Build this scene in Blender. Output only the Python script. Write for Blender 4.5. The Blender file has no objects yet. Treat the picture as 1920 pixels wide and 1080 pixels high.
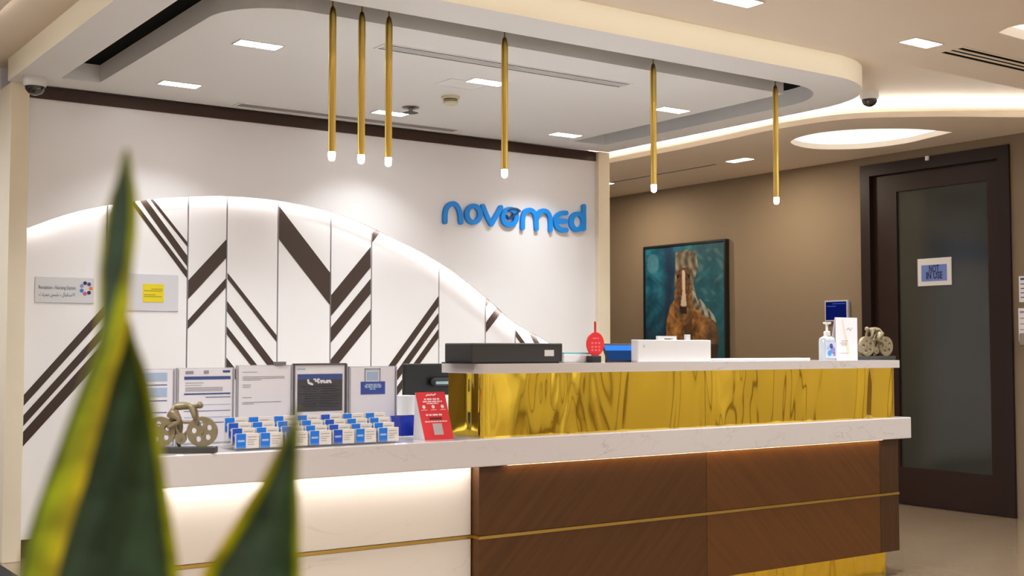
import bpy, bmesh, math, random
from mathutils import Vector, Matrix
from mathutils.geometry import tessellate_polygon
random.seed(7)
S = bpy.context.scene
COL = S.collection

# ------------------------------------------------------------------ camera
F_PX = 2280.0                                  # focal length for a 1920 px wide frame
PITCH = math.atan(112 / F_PX)
YAW = math.radians(35.05)
CAM = Vector((0, 0, 1.13))
FW = Vector((math.sin(YAW) * math.cos(PITCH), math.cos(YAW) * math.cos(PITCH), math.sin(PITCH)))
RT = Vector((math.cos(YAW), -math.sin(YAW), 0))
UP = RT.cross(FW)
cd = bpy.data.cameras.new('camera'); cam = bpy.data.objects.new('camera', cd); COL.objects.link(cam)
cd.sensor_width = 36; cd.lens = 36 * F_PX / 1920; cd.clip_start = 0.05
m = Matrix((RT, UP, -FW)).transposed().to_4x4(); m.translation = CAM; cam.matrix_world = m
cd.dof.use_dof = True; cd.dof.focus_distance = 6.2; cd.dof.aperture_fstop = 5.6
S.camera = cam

# ------------------------------------------------------------------ world, exposure
w = bpy.data.worlds.new('world'); S.world = w; w.use_nodes = True
w.node_tree.nodes['Background'].inputs[0].default_value = (1.0, 0.93, 0.85, 1)
w.node_tree.nodes['Background'].inputs[1].default_value = 0.35
vs = S.view_settings
vs.view_transform = 'Standard'; vs.look = 'None'; vs.gamma = 1; vs.use_curve_mapping = False
vs.exposure = 0.33
S.cycles.use_denoising = True
S.cycles.max_bounces = 6; S.cycles.diffuse_bounces = 3; S.cycles.glossy_bounces = 3; S.cycles.transmission_bounces = 3; S.cycles.transparent_max_bounces = 8
S.cycles.use_adaptive_sampling = True; S.cycles.adaptive_threshold = 0.04
S.cycles.sample_clamp_indirect = 6.0
S.cycles.caustics_reflective = False; S.cycles.caustics_refractive = False

DOWN_W = 6.5        # watts of one canopy downlight
SPR = math.radians(130)   # beam of the lobby downlights
LOBBY_W = 20.0       # watts of one lobby downlight

# ------------------------------------------------------------------ helpers
def ray(x, y): return FW + RT * ((x - 960) / F_PX) - UP * ((y - 540) / F_PX)
def P(x, y, ax, v):
    """photo pixel (1920x1080) -> the point of the real plane axis=v seen there"""
    d = ray(x, y); t = (v - CAM[ax]) / d[ax]
    return CAM + d * t
def lin(c):
    return tuple((v / 12.92 if v <= 0.04045 else ((v + 0.055) / 1.055) ** 2.4) for v in c)
def rgb(r, g, b): return lin((r / 255, g / 255, b / 255)) + (1,)

MATS = {}
def mat(name, col, rough=0.5, metal=0.0, spec=0.5, coat=0.0, emit=None, estr=0.0, noise=0.0, nscale=20, trans=0.0, alpha=1.0, bump=0.0, bscale=200, coatr=0.05):
    if name in MATS: return MATS[name]
    M = bpy.data.materials.new(name); M.use_nodes = True; MATS[name] = M
    nt = M.node_tree; b = nt.nodes['Principled BSDF']
    b.inputs['Base Color'].default_value = col
    b.inputs['Roughness'].default_value = rough; b.inputs['Metallic'].default_value = metal
    b.inputs['Specular IOR Level'].default_value = spec
    b.inputs['Coat Weight'].default_value = coat; b.inputs['Coat Roughness'].default_value = coatr
    b.inputs['Transmission Weight'].default_value = trans; b.inputs['Alpha'].default_value = alpha
    if emit: b.inputs['Emission Color'].default_value = emit; b.inputs['Emission Strength'].default_value = estr
    if noise or bump:
        tc = nt.nodes.new('ShaderNodeTexCoord')
    if noise:
        n = nt.nodes.new('ShaderNodeTexNoise'); n.inputs['Scale'].default_value = nscale; n.inputs['Detail'].default_value = 4
        nt.links.new(tc.outputs['Object'], n.inputs['Vector'])
        mx = nt.nodes.new('ShaderNodeMix'); mx.data_type = 'RGBA'
        mx.inputs[6].default_value = tuple(c * (1 - noise) for c in col[:3]) + (1,)
        mx.inputs[7].default_value = tuple(min(1, c * (1 + noise)) for c in col[:3]) + (1,)
        nt.links.new(n.outputs['Fac'], mx.inputs[0]); nt.links.new(mx.outputs[2], b.inputs['Base Color'])
    if bump:
        n2 = nt.nodes.new('ShaderNodeTexNoise'); n2.inputs['Scale'].default_value = bscale
        nt.links.new(tc.outputs['Object'], n2.inputs['Vector'])
        bp = nt.nodes.new('ShaderNodeBump'); bp.inputs['Strength'].default_value = bump; bp.inputs['Distance'].default_value = 0.01
        nt.links.new(n2.outputs['Fac'], bp.inputs['Height']); nt.links.new(bp.outputs[0], b.inputs['Normal'])
    return M
def glow(name, col, s):
    if name in MATS: return MATS[name]
    M = bpy.data.materials.new(name); M.use_nodes = True; MATS[name] = M
    nt = M.node_tree; nt.nodes.clear()
    e = nt.nodes.new('ShaderNodeEmission'); e.inputs[0].default_value = col; e.inputs[1].default_value = s
    o = nt.nodes.new('ShaderNodeOutputMaterial'); nt.links.new(e.outputs[0], o.inputs[0])
    return M

class MB:
    """collects geometry for one mesh"""
    def __init__(self): self.v = []; self.f = []; self.m = []; self.mats = []
    def mi(self, M):
        if M is None: return 0
        if M not in self.mats: self.mats.append(M)
        return self.mats.index(M)
    def add(self, vs_, fs, M=None, xf=None):
        k = len(self.v); i = self.mi(M)
        self.v += [Vector(xf @ Vector(p)) if xf else Vector(p) for p in vs_]
        for f in fs: self.f.append([k + j for j in f]); self.m.append(i)
        return self
    def box(self, a, b, M=None, xf=None):
        x0, x1 = sorted((a[0], b[0])); y0, y1 = sorted((a[1], b[1])); z0, z1 = sorted((a[2], b[2]))
        vs_ = [(x, y, z) for x in (x0, x1) for y in (y0, y1) for z in (z0, z1)]
        return self.add(vs_, [(0, 1, 3, 2), (4, 6, 7, 5), (0, 4, 5, 1), (2, 3, 7, 6), (0, 2, 6, 4), (1, 5, 7, 3)], M, xf)
    def rbox(self, a, b, r, M=None, xf=None, seg=3):
        """box with rounded edges"""
        bm = bmesh.new()
        lo = Vector([min(p, q) for p, q in zip(a, b)]); hi = Vector([max(p, q) for p, q in zip(a, b)])
        bmesh.ops.create_cube(bm, size=1)
        for v in bm.verts: v.co = Vector([(lo[i] + hi[i]) / 2 + v.co[i] * (hi[i] - lo[i]) for i in range(3)])
        bmesh.ops.bevel(bm, geom=bm.edges[:], offset=r, segments=seg, affect='EDGES', profile=0.5)
        bm.verts.index_update()
        self.add([v.co.copy() for v in bm.verts], [[v.index for v in f.verts] for f in bm.faces], M, xf); bm.free()
        return self
    def prism(self, outer, a0, a1, axis=2, holes=(), M=None, xf=None):
        """polygon (2D points of the two other axes in order) extruded along axis from a0 to a1, with holes"""
        def up(p, a):
            if axis == 2: return (p[0], p[1], a)
            if axis == 1: return (p[0], a, p[1])
            return (a, p[0], p[1])
        loops = [list(outer)] + [list(h) for h in holes]
        flat = [p for l in loops for p in l]; n = len(flat)
        tris = tessellate_polygon([[Vector((p[0], p[1], 0)) for p in l] for l in loops])
        vs_ = [up(p, a0) for p in flat] + [up(p, a1) for p in flat]
        fs = [tuple(t) for t in tris] + [tuple(n + i for i in reversed(t)) for t in tris]
        if not holes: fs = [tuple(range(n)), tuple(range(2 * n - 1, n - 1, -1))]
        k = 0
        for l in loops:
            c = len(l)
            for i in range(c): fs.append((k + i, k + (i + 1) % c, n + k + (i + 1) % c, n + k + i))
            k += c
        return self.add(vs_, fs, M, xf)
    def tube(self, pts, r, n=12, M=None, xf=None, caps=True):
        pts = [Vector(p) for p in pts]; rr = r if isinstance(r, (list, tuple)) else [r] * len(pts)
        vs_, fs = [], []; ref = None
        for i, p in enumerate(pts):
            t = (pts[min(i + 1, len(pts) - 1)] - pts[max(i - 1, 0)]).normalized()
            if ref is None: ref = t.orthogonal().normalized()
            a = (ref - t * ref.dot(t)).normalized(); b = t.cross(a); ref = a
            vs_ += [p + (a * math.cos(2 * math.pi * j / n) + b * math.sin(2 * math.pi * j / n)) * rr[i] for j in range(n)]
        for i in range(len(pts) - 1):
            for j in range(n): fs.append((i * n + j, i * n + (j + 1) % n, (i + 1) * n + (j + 1) % n, (i + 1) * n + j))
        if caps: fs += [tuple(reversed(range(n))), tuple((len(pts) - 1) * n + j for j in range(n))]
        return self.add(vs_, fs, M, xf)
    def lathe(self, prof, c=(0, 0, 0), n=24, M=None, xf=None):
        """profile of (radius, z) turned about the vertical through c"""
        vs_, fs = [], []
        for r, z in prof: vs_ += [(c[0] + r * math.cos(2 * math.pi * j / n), c[1] + r * math.sin(2 * math.pi * j / n), c[2] + z) for j in range(n)]
        for i in range(len(prof) - 1):
            for j in range(n): fs.append((i * n + j, i * n + (j + 1) % n, (i + 1) * n + (j + 1) % n, (i + 1) * n + j))
        fs += [tuple(reversed(range(n))), tuple((len(prof) - 1) * n + j for j in range(n))]
        return self.add(vs_, fs, M, xf)
    def text(self, body, size, o, u, v, nrm, depth=0.0008, M=None, fit=None, align='CENTER', bold=0.0):
        """flat lettering: o origin, u reading direction, v up, nrm out of the surface"""
        cu = bpy.data.curves.new('lettering', 'FONT'); cu.body = body; cu.size = size; cu.align_x = align; cu.align_y = 'CENTER'
        cu.resolution_u = 2; cu.offset = bold * size
        ob = bpy.data.objects.new('lettering', cu); COL.objects.link(ob)
        dg = bpy.context.evaluated_depsgraph_get(); me = ob.evaluated_get(dg).to_mesh()
        pts = [p.co.copy() for p in me.vertices]; fs = [list(p.vertices) for p in me.polygons]
        ob.evaluated_get(dg).to_mesh_clear(); bpy.data.objects.remove(ob); bpy.data.curves.remove(cu)
        if not pts: return self
        k = 1.0
        if fit:
            wd = max(p.x for p in pts) - min(p.x for p in pts); k = fit / wd if wd > 0 else 1
        o, u, v, nrm = Vector(o), Vector(u).normalized(), Vector(v).normalized(), Vector(nrm).normalized()
        return self.add([o + u * p.x * k + v * p.y + nrm * depth for p in pts], fs, M)
    def shift(self, d):
        d = Vector(d); self.v = [p + d for p in self.v]; return self
    def bbox(self):
        return Vector([min(p[i] for p in self.v) for i in range(3)]), Vector([max(p[i] for p in self.v) for i in range(3)])

def mesh_of(name, mb, M, smooth=False, recalc=True):
    me = bpy.data.meshes.new(name)
    me.from_pydata([tuple(p) for p in mb.v], [], mb.f)
    if mb.mats:
        for q in mb.mats: me.materials.append(q)
        me.polygons.foreach_set('material_index', mb.m)
    elif M: me.materials.append(M)
    if recalc:
        bm = bmesh.new(); bm.from_mesh(me); bmesh.ops.recalc_face_normals(bm, faces=bm.faces[:]); bm.to_mesh(me); bm.free()
    if smooth:
        me.polygons.foreach_set('use_smooth', [True] * len(me.polygons))
        me.update()
        try: me.set_sharp_from_angle(angle=math.radians(40))
        except Exception: pass
    me.update()
    return me
def tag(o, label=None, cat=None, group=None, kind=None):
    if label: o['label'] = label
    if cat: o['category'] = cat
    if group: o['group'] = group
    if kind: o['kind'] = kind
    return o
def thing(name, label, cat, loc, group=None, kind=None, rotz=0.0):
    o = bpy.data.objects.new(name, None); COL.objects.link(o)
    o.location = loc; o.rotation_euler = (0, 0, rotz); o.empty_display_size = 0.05
    return tag(o, label, cat, group, kind)
def origin_of(o):
    v = Vector((0, 0, 0))
    while o is not None: v += Vector(o.location); o = o.parent
    return v
def part(name, mb, M, parent, smooth=False, world=False, label=None, recalc=True):
    """a mesh under its thing; coordinates local to the thing, or world when world=True (unrotated things only)"""
    if world: mb.shift(-origin_of(parent))
    o = bpy.data.objects.new(name, mesh_of(name, mb, M, smooth, recalc)); COL.objects.link(o); o.parent = parent
    if label: o['label'] = label
    return o
def solo(name, mb, M, label, cat, group=None, kind=None, smooth=False):
    lo, hi = mb.bbox(); loc = Vector(((lo.x + hi.x) / 2, (lo.y + hi.y) / 2, lo.z)); mb.shift(-loc)
    o = bpy.data.objects.new(name, mesh_of(name, mb, M, smooth)); COL.objects.link(o); o.location = loc
    return tag(o, label, cat, group, kind)
def struct(name, mb, M, label=None, smooth=False):
    o = bpy.data.objects.new(name, mesh_of(name, mb, M, smooth)); COL.objects.link(o)
    o['kind'] = 'structure'
    if label: o['label'] = label
    return o
def copy_tree(o, parent=None):
    c = o.copy(); COL.objects.link(c); c.parent = parent
    for ch in list(o.children): copy_tree(ch, c)
    return c
def area(name, parent, loc, sx, sy, watts, col=(1, 0.95, 0.9), rot=(0, 0, 0), spread=math.pi):
    l = bpy.data.lights.new(name, 'AREA'); l.shape = 'RECTANGLE'; l.size = sx; l.size_y = sy; l.energy = watts; l.color = col; l.spread = spread
    o = bpy.data.objects.new(name, l); COL.objects.link(o); o.parent = parent; o.location = loc; o.rotation_euler = rot
    return o
def rounded(pts, r, n=8):
    """2D polygon with its corners rounded; r one radius or one per corner"""
    out = []; c = len(pts); rr = r if isinstance(r, (list, tuple)) else [r] * c
    for i in range(c):
        p = Vector(pts[i]); a = Vector(pts[i - 1]) - p; b = Vector(pts[(i + 1) % c]) - p
        if rr[i] <= 0: out.append(tuple(p)); continue
        a.normalize(); b.normalize(); ang = a.angle(b); d = rr[i] / math.tan(ang / 2)
        cen = p + (a + b).normalized() * (rr[i] / math.sin(ang / 2))
        s = p + a * d - cen; e = p + b * d - cen
        a0 = math.atan2(s.y, s.x); a1 = math.atan2(e.y, e.x); da = (a1 - a0 + math.pi) % (2 * math.pi) - math.pi
        out += [(cen.x + rr[i] * math.cos(a0 + da * k / n), cen.y + rr[i] * math.sin(a0 + da * k / n)) for k in range(n + 1)]
    return out
def spline(pts, n=8):
    """Catmull-Rom through 2D points"""
    out = []; q = [Vector(p) for p in pts]; q = [q[0] * 2 - q[1]] + q + [q[-1] * 2 - q[-2]]
    for i in range(1, len(q) - 2):
        for k in range(n):
            t = k / n; a, b, c, d = q[i - 1:i + 3]
            out.append(0.5 * ((2 * b) + (c - a) * t + (2 * a - 5 * b + 4 * c - d) * t * t + (3 * b - a - 3 * c + d) * t ** 3))
    out.append(q[-2])
    return [tuple(p) for p in out]
def stroke(pts, wd, capn=6):
    """2D outline of a thick line with round ends"""
    p = [Vector(q) for q in pts]; L, R = [], []
    for i in range(len(p)):
        t = (p[min(i + 1, len(p) - 1)] - p[max(i - 1, 0)]).normalized(); nn = Vector((-t.y, t.x))
        L.append(p[i] + nn * wd / 2); R.append(p[i] - nn * wd / 2)
    out = L[:]
    t = (p[-1] - p[-2]).normalized(); a0 = math.atan2(t.x, -t.y)
    out += [p[-1] + Vector((math.cos(a0 - math.pi * k / capn), math.sin(a0 - math.pi * k / capn))) * wd / 2 for k in range(1, capn)]
    out += R[::-1]
    t = (p[0] - p[1]).normalized(); a0 = math.atan2(t.x, -t.y)
    out += [p[0] + Vector((math.cos(a0 - math.pi * k / capn), math.sin(a0 - math.pi * k / capn))) * wd / 2 for k in range(1, capn)]
    return [tuple(q) for q in out]
def circle(cx, cy, r, n=24, ry=None): return [(cx + r * math.cos(2 * math.pi * k / n), cy + (ry or r) * math.sin(2 * math.pi * k / n)) for k in range(n)]
def skin_mesh(name, verts, edges, radii, sub=2):
    """one continuous tapering surface grown on a skeleton"""
    me = bpy.data.meshes.new(name); me.from_pydata(verts, edges, [])
    ob = bpy.data.objects.new(name, me); COL.objects.link(ob)
    ob.modifiers.new('s', 'SKIN'); sv = me.skin_vertices[0].data
    for i, r in enumerate(radii): sv[i].radius = (r, r); sv[i].use_root = (i == 0)
    ss = ob.modifiers.new('u', 'SUBSURF'); ss.levels = sub; ss.render_levels = sub
    dg = bpy.context.evaluated_depsgraph_get(); ev = ob.evaluated_get(dg)
    out = bpy.data.meshes.new_from_object(ev); bpy.data.objects.remove(ob); bpy.data.meshes.remove(me)
    out.polygons.foreach_set('use_smooth', [True] * len(out.polygons))
    return out

def words(mb, x0, x1, z, h, y, th=.0006, M=None, rnd=random.Random(3)):
    """a line of print too small to read: little blocks the length of words"""
    x = x0
    while x < x1 - h * .5:
        w_ = min(x1 - x, h * rnd.uniform(1.2, 4.0)); mb.box((x, y - th, z - h / 2), (x + w_, y, z + h / 2), M); x += w_ + h * .7
    return mb

# ------------------------------------------------------------------ materials
def marble(name, base, vein, scale, rough=0.2, amount=0.5):
    M = mat(name, base, rough, coat=0.3); nt = M.node_tree; b = nt.nodes['Principled BSDF']
    tc = nt.nodes.new('ShaderNodeTexCoord'); mp = nt.nodes.new('ShaderNodeMapping'); mp.inputs['Scale'].default_value = (1.0, 1.0, 2.2)
    mp.inputs['Rotation'].default_value = (0.2, 0.35, 0.3)
    n = nt.nodes.new('ShaderNodeTexNoise'); n.inputs['Scale'].default_value = scale; n.inputs['Detail'].default_value = 9; n.inputs['Distortion'].default_value = 1.4
    cr = nt.nodes.new('ShaderNodeValToRGB'); e = cr.color_ramp.elements
    e[0].position = 0.485; e[0].color = (0, 0, 0, 1); e[1].position = 0.5; e[1].color = (1, 1, 1, 1)
    q = cr.color_ramp.elements.new(0.515); q.color = (0, 0, 0, 1)
    n2 = nt.nodes.new('ShaderNodeTexNoise'); n2.inputs['Scale'].default_value = scale * 0.7
    r2 = nt.nodes.new('ShaderNodeValToRGB'); r2.color_ramp.elements[0].position = 0.5; r2.color_ramp.elements[1].position = 0.7
    mu = nt.nodes.new('ShaderNodeMath'); mu.operation = 'MULTIPLY'; mu2 = nt.nodes.new('ShaderNodeMath'); mu2.operation = 'MULTIPLY'; mu2.inputs[1].default_value = amount
    mx = nt.nodes.new('ShaderNodeMix'); mx.data_type = 'RGBA'; mx.inputs[6].default_value = base; mx.inputs[7].default_value = vein
    L = nt.links.new
    L(tc.outputs['Object'], mp.inputs[0]); L(mp.outputs[0], n.inputs['Vector']); L(mp.outputs[0], n2.inputs['Vector'])
    L(n.outputs['Fac'], cr.inputs[0]); L(n2.outputs['Fac'], r2.inputs[0]); L(cr.outputs[0], mu.inputs[0]); L(r2.outputs[0], mu.inputs[1])
    L(mu.outputs[0], mu2.inputs[0]); L(mu2.outputs[0], mx.inputs[0]); L(mx.outputs[2], b.inputs['Base Color'])
    return M
def wood(name, c0, c1, ang, rough=0.4):
    M = mat(name, c0, rough, spec=0.4); nt = M.node_tree; b = nt.nodes['Principled BSDF']; L = nt.links.new
    tc = nt.nodes.new('ShaderNodeTexCoord'); mp = nt.nodes.new('ShaderNodeMapping'); mp.inputs['Rotation'].default_value = (0, ang, 0)
    mp2 = nt.nodes.new('ShaderNodeMapping'); mp2.inputs['Scale'].default_value = (1.2, 1.2, 26)
    n = nt.nodes.new('ShaderNodeTexNoise'); n.inputs['Scale'].default_value = 2.2; n.inputs['Detail'].default_value = 6
    cr = nt.nodes.new('ShaderNodeValToRGB'); cr.color_ramp.elements[0].color = c0; cr.color_ramp.elements[1].color = c1
    cr.color_ramp.elements[0].position = 0.3; cr.color_ramp.elements[1].position = 0.7
    L(tc.outputs['Object'], mp.inputs[0]); L(mp.outputs[0], mp2.inputs[0]); L(mp2.outputs[0], n.inputs['Vector']); L(n.outputs['Fac'], cr.inputs[0]); L(cr.outputs[0], b.inputs['Base Color'])
    return M
def gold_sheet(name, col, rough=0.1, amp=0.25):
    M = mat(name, col, rough, metal=1.0); nt = M.node_tree; b = nt.nodes['Principled BSDF']; L = nt.links.new
    tc = nt.nodes.new('ShaderNodeTexCoord'); mp = nt.nodes.new('ShaderNodeMapping'); mp.inputs['Scale'].default_value = (4.2, 4.2, 1.2)
    n = nt.nodes.new('ShaderNodeTexNoise'); n.inputs['Scale'].default_value = 1.0; n.inputs['Detail'].default_value = 1.5; n.inputs['Distortion'].default_value = 0.6
    bp = nt.nodes.new('ShaderNodeBump'); bp.inputs['Strength'].default_value = 1.0; bp.inputs['Distance'].default_value = amp * 0.1
    L(tc.outputs['Object'], mp.inputs[0]); L(mp.outputs[0], n.inputs['Vector']); L(n.outputs['Fac'], bp.inputs['Height']); L(bp.outputs[0], b.inputs['Normal'])
    return M

plaster = mat('plaster', rgb(237, 223, 207), 0.7, noise=0.01, nscale=3)
plaster_cool = mat('plaster_canopy', rgb(236, 237, 240), 0.7)
fascia_m = mat('plaster_cream', rgb(246, 240, 224), 0.6)
black_m = mat('black_paint', rgb(7, 7, 7), 0.9, spec=.1)
wallpaper = mat('beige_wallpaper', rgb(132, 114, 92), 0.75, bump=0.05, bscale=90)
cream_stone = mat('cream_stone', rgb(240, 226, 202), 0.45, noise=0.05, nscale=6)
panel_white = mat('white_lacquer', rgb(242, 237, 238), 0.22, spec=0.3)
dark_brown = mat('dark_brown_veneer', rgb(56, 30, 18), 0.5, noise=0.2, nscale=30)
stripe_m = mat('brown_inlay', rgb(60, 42, 33), 0.4, noise=0.08, nscale=40)
groove_m = mat('groove_brown', rgb(70, 55, 46), 0.6)
quartz = marble('white_quartz', rgb(212, 203, 202), rgb(170, 160, 154), 3.0, 0.18, 0.6)
marble_m = marble('cream_marble', rgb(222, 210, 198), rgb(178, 164, 148), 3.0, 0.25, 0.5)
wood_a = wood('walnut_falling_grain_shaded', rgb(72, 40, 7), rgb(84, 48, 11), 0.75)  # left panels: their weaker light is put into this darker colour
wood_b = wood('walnut_rising_grain', rgb(84, 47, 8), rgb(97, 56, 13), -0.75)
wood_c = wood('walnut_upright_grain', rgb(60, 33, 8), rgb(72, 41, 11), 1.5)
brass_line = mat('brass', rgb(200, 165, 90), 0.3, metal=1.0)
gold_m = gold_sheet('gold_mirror_sheet', rgb(246, 208, 74), 0.07, 0.42)
pend_m = mat('brushed_gold', rgb(212, 180, 96), 0.36, metal=1.0)
lamp_white = glow('lamp_glow', (1, 0.97, 0.93, 1), 14)
tip_m = glow('pendant_tip_glow', (1, 0.97, 0.9, 1), 30)
led_white = glow('led_white', (1, 0.96, 0.92, 1), 17)
led_arch = glow('led_arch', (1, 0.97, 0.95, 1), 24)
led_warm = glow('led_warm', (1, 0.78, 0.45, 1), 10)
led_cove = glow('led_cove', (1, 0.95, 0.86, 1), 60)
well_m = glow('light_well_glow', (1, 0.94, 0.84, 1), 1.25)
white_p = mat('white_plastic', rgb(225, 222, 222), 0.4)
grey_p = mat('grey_plastic', rgb(120, 118, 116), 0.5)
black_p = mat('black_plastic', rgb(22, 21, 21), 0.4)
char_p = mat('charcoal_plastic', rgb(50, 46, 44), 0.45)
dark_glass = mat('dark_dome', rgb(20, 22, 24), 0.05, coat=1)
paper = mat('white_paper', rgb(244, 238, 244), 0.7)
ink_blue = mat('blue_ink', rgb(34, 66, 140), 0.6)
ink_grey = mat('grey_ink', rgb(150, 146, 152), 0.7)
ink_black = mat('black_ink', rgb(40, 38, 40), 0.7)
ink_light = mat('pale_blue_ink', rgb(170, 190, 220), 0.7)
red_m = mat('red_card', rgb(222, 34, 44), 0.5)
blue_m = mat('sign_blue', rgb(6, 142, 236), 0.35)
navy_m = mat('sign_navy', rgb(24, 70, 120), 0.35)
card_blue = mat('card_blue', rgb(8, 118, 222), 0.5)
card_navy = mat('card_royal_blue', rgb(14, 78, 190), 0.5)
card_white = mat('card_white', rgb(232, 222, 214), 0.6)
acrylic = mat('clear_acrylic', rgb(236, 238, 245), 0.05, alpha=0.05, spec=0.6)
acrylic_w = mat('milky_acrylic', rgb(222, 220, 228), 0.1, alpha=0.8)
bronze = mat('bronze', rgb(142, 128, 100), 0.45, metal=0.35, noise=0.25, nscale=60)
slate = mat('dark_slate', rgb(58, 56, 52), 0.55)
door_wood = mat('dark_mahogany', rgb(36, 20, 15), 0.45, spec=.25, noise=0.15, nscale=12)
door_wood2 = mat('dark_mahogany_leaf', rgb(42, 23, 16), 0.45, spec=.25, noise=0.15, nscale=12)
frost = mat('grey_tinted_glass', rgb(46, 48, 43), 0.15, coat=0.15, noise=0.08, nscale=3)
yellow_m = mat('yellow_note', rgb(232, 208, 20), 0.6)

# ------------------------------------------------------------------ room shell
ZC, ZM, ZR, ZS = 2.55, 2.62, 2.67, 2.56       # canopy, lobby ceiling, recess, soffit heights
X0, X1, Y0, Y1 = -3.6, 7.4, -4.2, 9.6

floor_m = marble('beige_floor_stone', rgb(140, 119, 96), rgb(168, 148, 126), 1.6, 0.22, 0.8)
fl = struct('floor', MB().box((X0 - .1, Y0 - .1, -0.12), (X1 + .1, Y1 + .1, -0.012)), mat('grout', rgb(112, 94, 76), 0.8), 'beige polished stone floor')
tl = MB().box((0.001, 0.001, -0.012), (0.899, 0.899, 0))
tme = mesh_of('tile', tl, floor_m)
for i in range(13):
    for j in range(16):
        x, y = X0 + i * 0.9, Y0 + j * 0.9
        if x > X1 or y > Y1: continue
        t = bpy.data.objects.new('tile', tme); COL.objects.link(t); t.parent = fl; t.location = (x, y, 0)

# lobby ceiling with the recess round the canopy cut out of it, and the pointed light well
well2 = [P(x, y, 2, ZM)[:2] for x, y in ((1872, 61), (1890, 52), (1910, 47), (1950, 42), (2000, 45), (2030, 62), (2000, 84), (1950, 82), (1910, 72))]
edgeR = spline([(5.995, Y1), (5.995, 7.3), (6.0, 6.43), (5.98, 5.9), (5.96, 5.45), (6.06, 4.98), (6.43, 4.62), (6.9, 4.31), (X1, 3.96)], 10)
cb = MB()
cb.prism([(X0, Y0), (X1, Y0), (X1, 4.0), (1.75, 4.0), (1.5, 4.06), (1.3, 4.22), (1.21, 4.5), (1.2, 5.0), (1.2, 5.9), (1.05, 6.7), (0.6, 7.4), (0, 7.7), (X0, 7.8)], ZM, ZM + 0.05, 2, [well2])
ceiling = struct('ceiling', cb, plaster, 'beige plaster lobby ceiling')
struct('ceiling_recess', MB().box((X0, 4.0 - .02, ZR), (X1, Y1, ZR + 0.04)), plaster, 'shallow raised band of ceiling around the canopy')
lobby_paint = mat('lobby_paint', rgb(232, 226, 218), .7)
struct('wall_rear', MB().box((X0, Y0 - .1, 0), (X1, Y0, 2.7)), lobby_paint)
for k in range(6):
    struct('trim_%d' % (k + 4), MB().rbox((X0 + .5 + k * 1.85, Y0, 0), (X0 + 1.2 + k * 1.85, Y0 + .12, 2.6), .01), mat('white_paint', rgb(235, 230, 224), .5), 'white pilaster added on the unseen rear wall for the gold screen to mirror')  # out of view, added as bright uprights for the gold sheet to reflect
struct('wall_left', MB().box((X0 - .1, Y0, 0), (X0, Y1, 2.7)), lobby_paint)
struct('wall_far', MB().box((X0, Y1, 0), (X1, Y1 + .1, 2.7)), wallpaper)
DY0, DY1, DZ = 4.722, 5.955, 2.495           # door opening in the side wall, frame included
wr = MB().box((X1, Y0, 0), (X1 + .12, DY0, 2.7)).box((X1, DY1, 0), (X1 + .12, Y1, 2.7)).box((X1, DY0, DZ), (X1 + .12, DY1, 2.7))
struct('wall_right', wr, wallpaper, 'beige papered wall with the picture and the dark door')

edgeF = [(X1, 4.0), (1.75, 4.0), (1.5, 4.06), (1.3, 4.22), (1.21, 4.5), (1.2, 5.0), (1.2, 5.9), (1.05, 6.7)]
ec_ = MB()
for a, b in zip(edgeF, edgeF[1:]):
    d = Vector((b[0] - a[0], b[1] - a[1])).normalized(); nn = Vector((d.y, -d.x)) * .003
    ec_.add([(a[0] + nn.x, a[1] + nn.y, ZM + .030), (b[0] + nn.x, b[1] + nn.y, ZM + .030), (b[0] + nn.x, b[1] + nn.y, ZM + .042), (a[0] + nn.x, a[1] + nn.y, ZM + .042)], [(0, 1, 2, 3)])
if ec_.v[0].y < 4.0: ec_.v = [p for p in ec_.v]
solo('cove_light', ec_, glow('led_edge', (1, .94, .83, 1), 8), 'warm strip of light hidden in the lobby ceiling edge facing the canopy', 'strip light')

# ---- dropped soffit on the door side, with a pointed oval light well
well1 = spline([P(x, y, 2, ZS)[:2] for x, y in ((1786, 248), (1740, 243.5), (1690, 241.5), (1600, 243), (1520, 252), (1482, 267), (1525, 279), (1610, 279), (1690, 270), (1740, 259), (1786, 248))], 5)[:-1]
so = MB(); so.prism([(X1, Y1)] + edgeR, ZS, ZS + 0.035, 2, [well1])
struct('ceiling_soffit', so, plaster, 'curved dropped soffit in front of the dark door')
cv = MB()
inner = [(x + 0.10, y + 0.06) for x, y in edgeR]
for i in range(len(inner) - 1):
    a, b = inner[i], inner[i + 1]; d = Vector((b[0] - a[0], b[1] - a[1])).normalized(); nn = Vector((-d.y, d.x)) * 0.012
    cv.add([(a[0] - nn.x, a[1] - nn.y, ZS + .045), (b[0] - nn.x, b[1] - nn.y, ZS + .045), (b[0] + nn.x, b[1] + nn.y, ZS + .045), (a[0] + nn.x, a[1] + nn.y, ZS + .045)], [(0, 1, 2, 3)])
    cv.add([(a[0] - nn.x, a[1] - nn.y, ZS + .035), (b[0] - nn.x, b[1] - nn.y, ZS + .035), (b[0] - nn.x, b[1] - nn.y, ZS + .045), (a[0] - nn.x, a[1] - nn.y, ZS + .045)], [(0, 1, 2, 3)])
solo('cove_light', cv, led_cove, 'warm white strip of light along the curved soffit edge', 'strip light')
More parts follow.
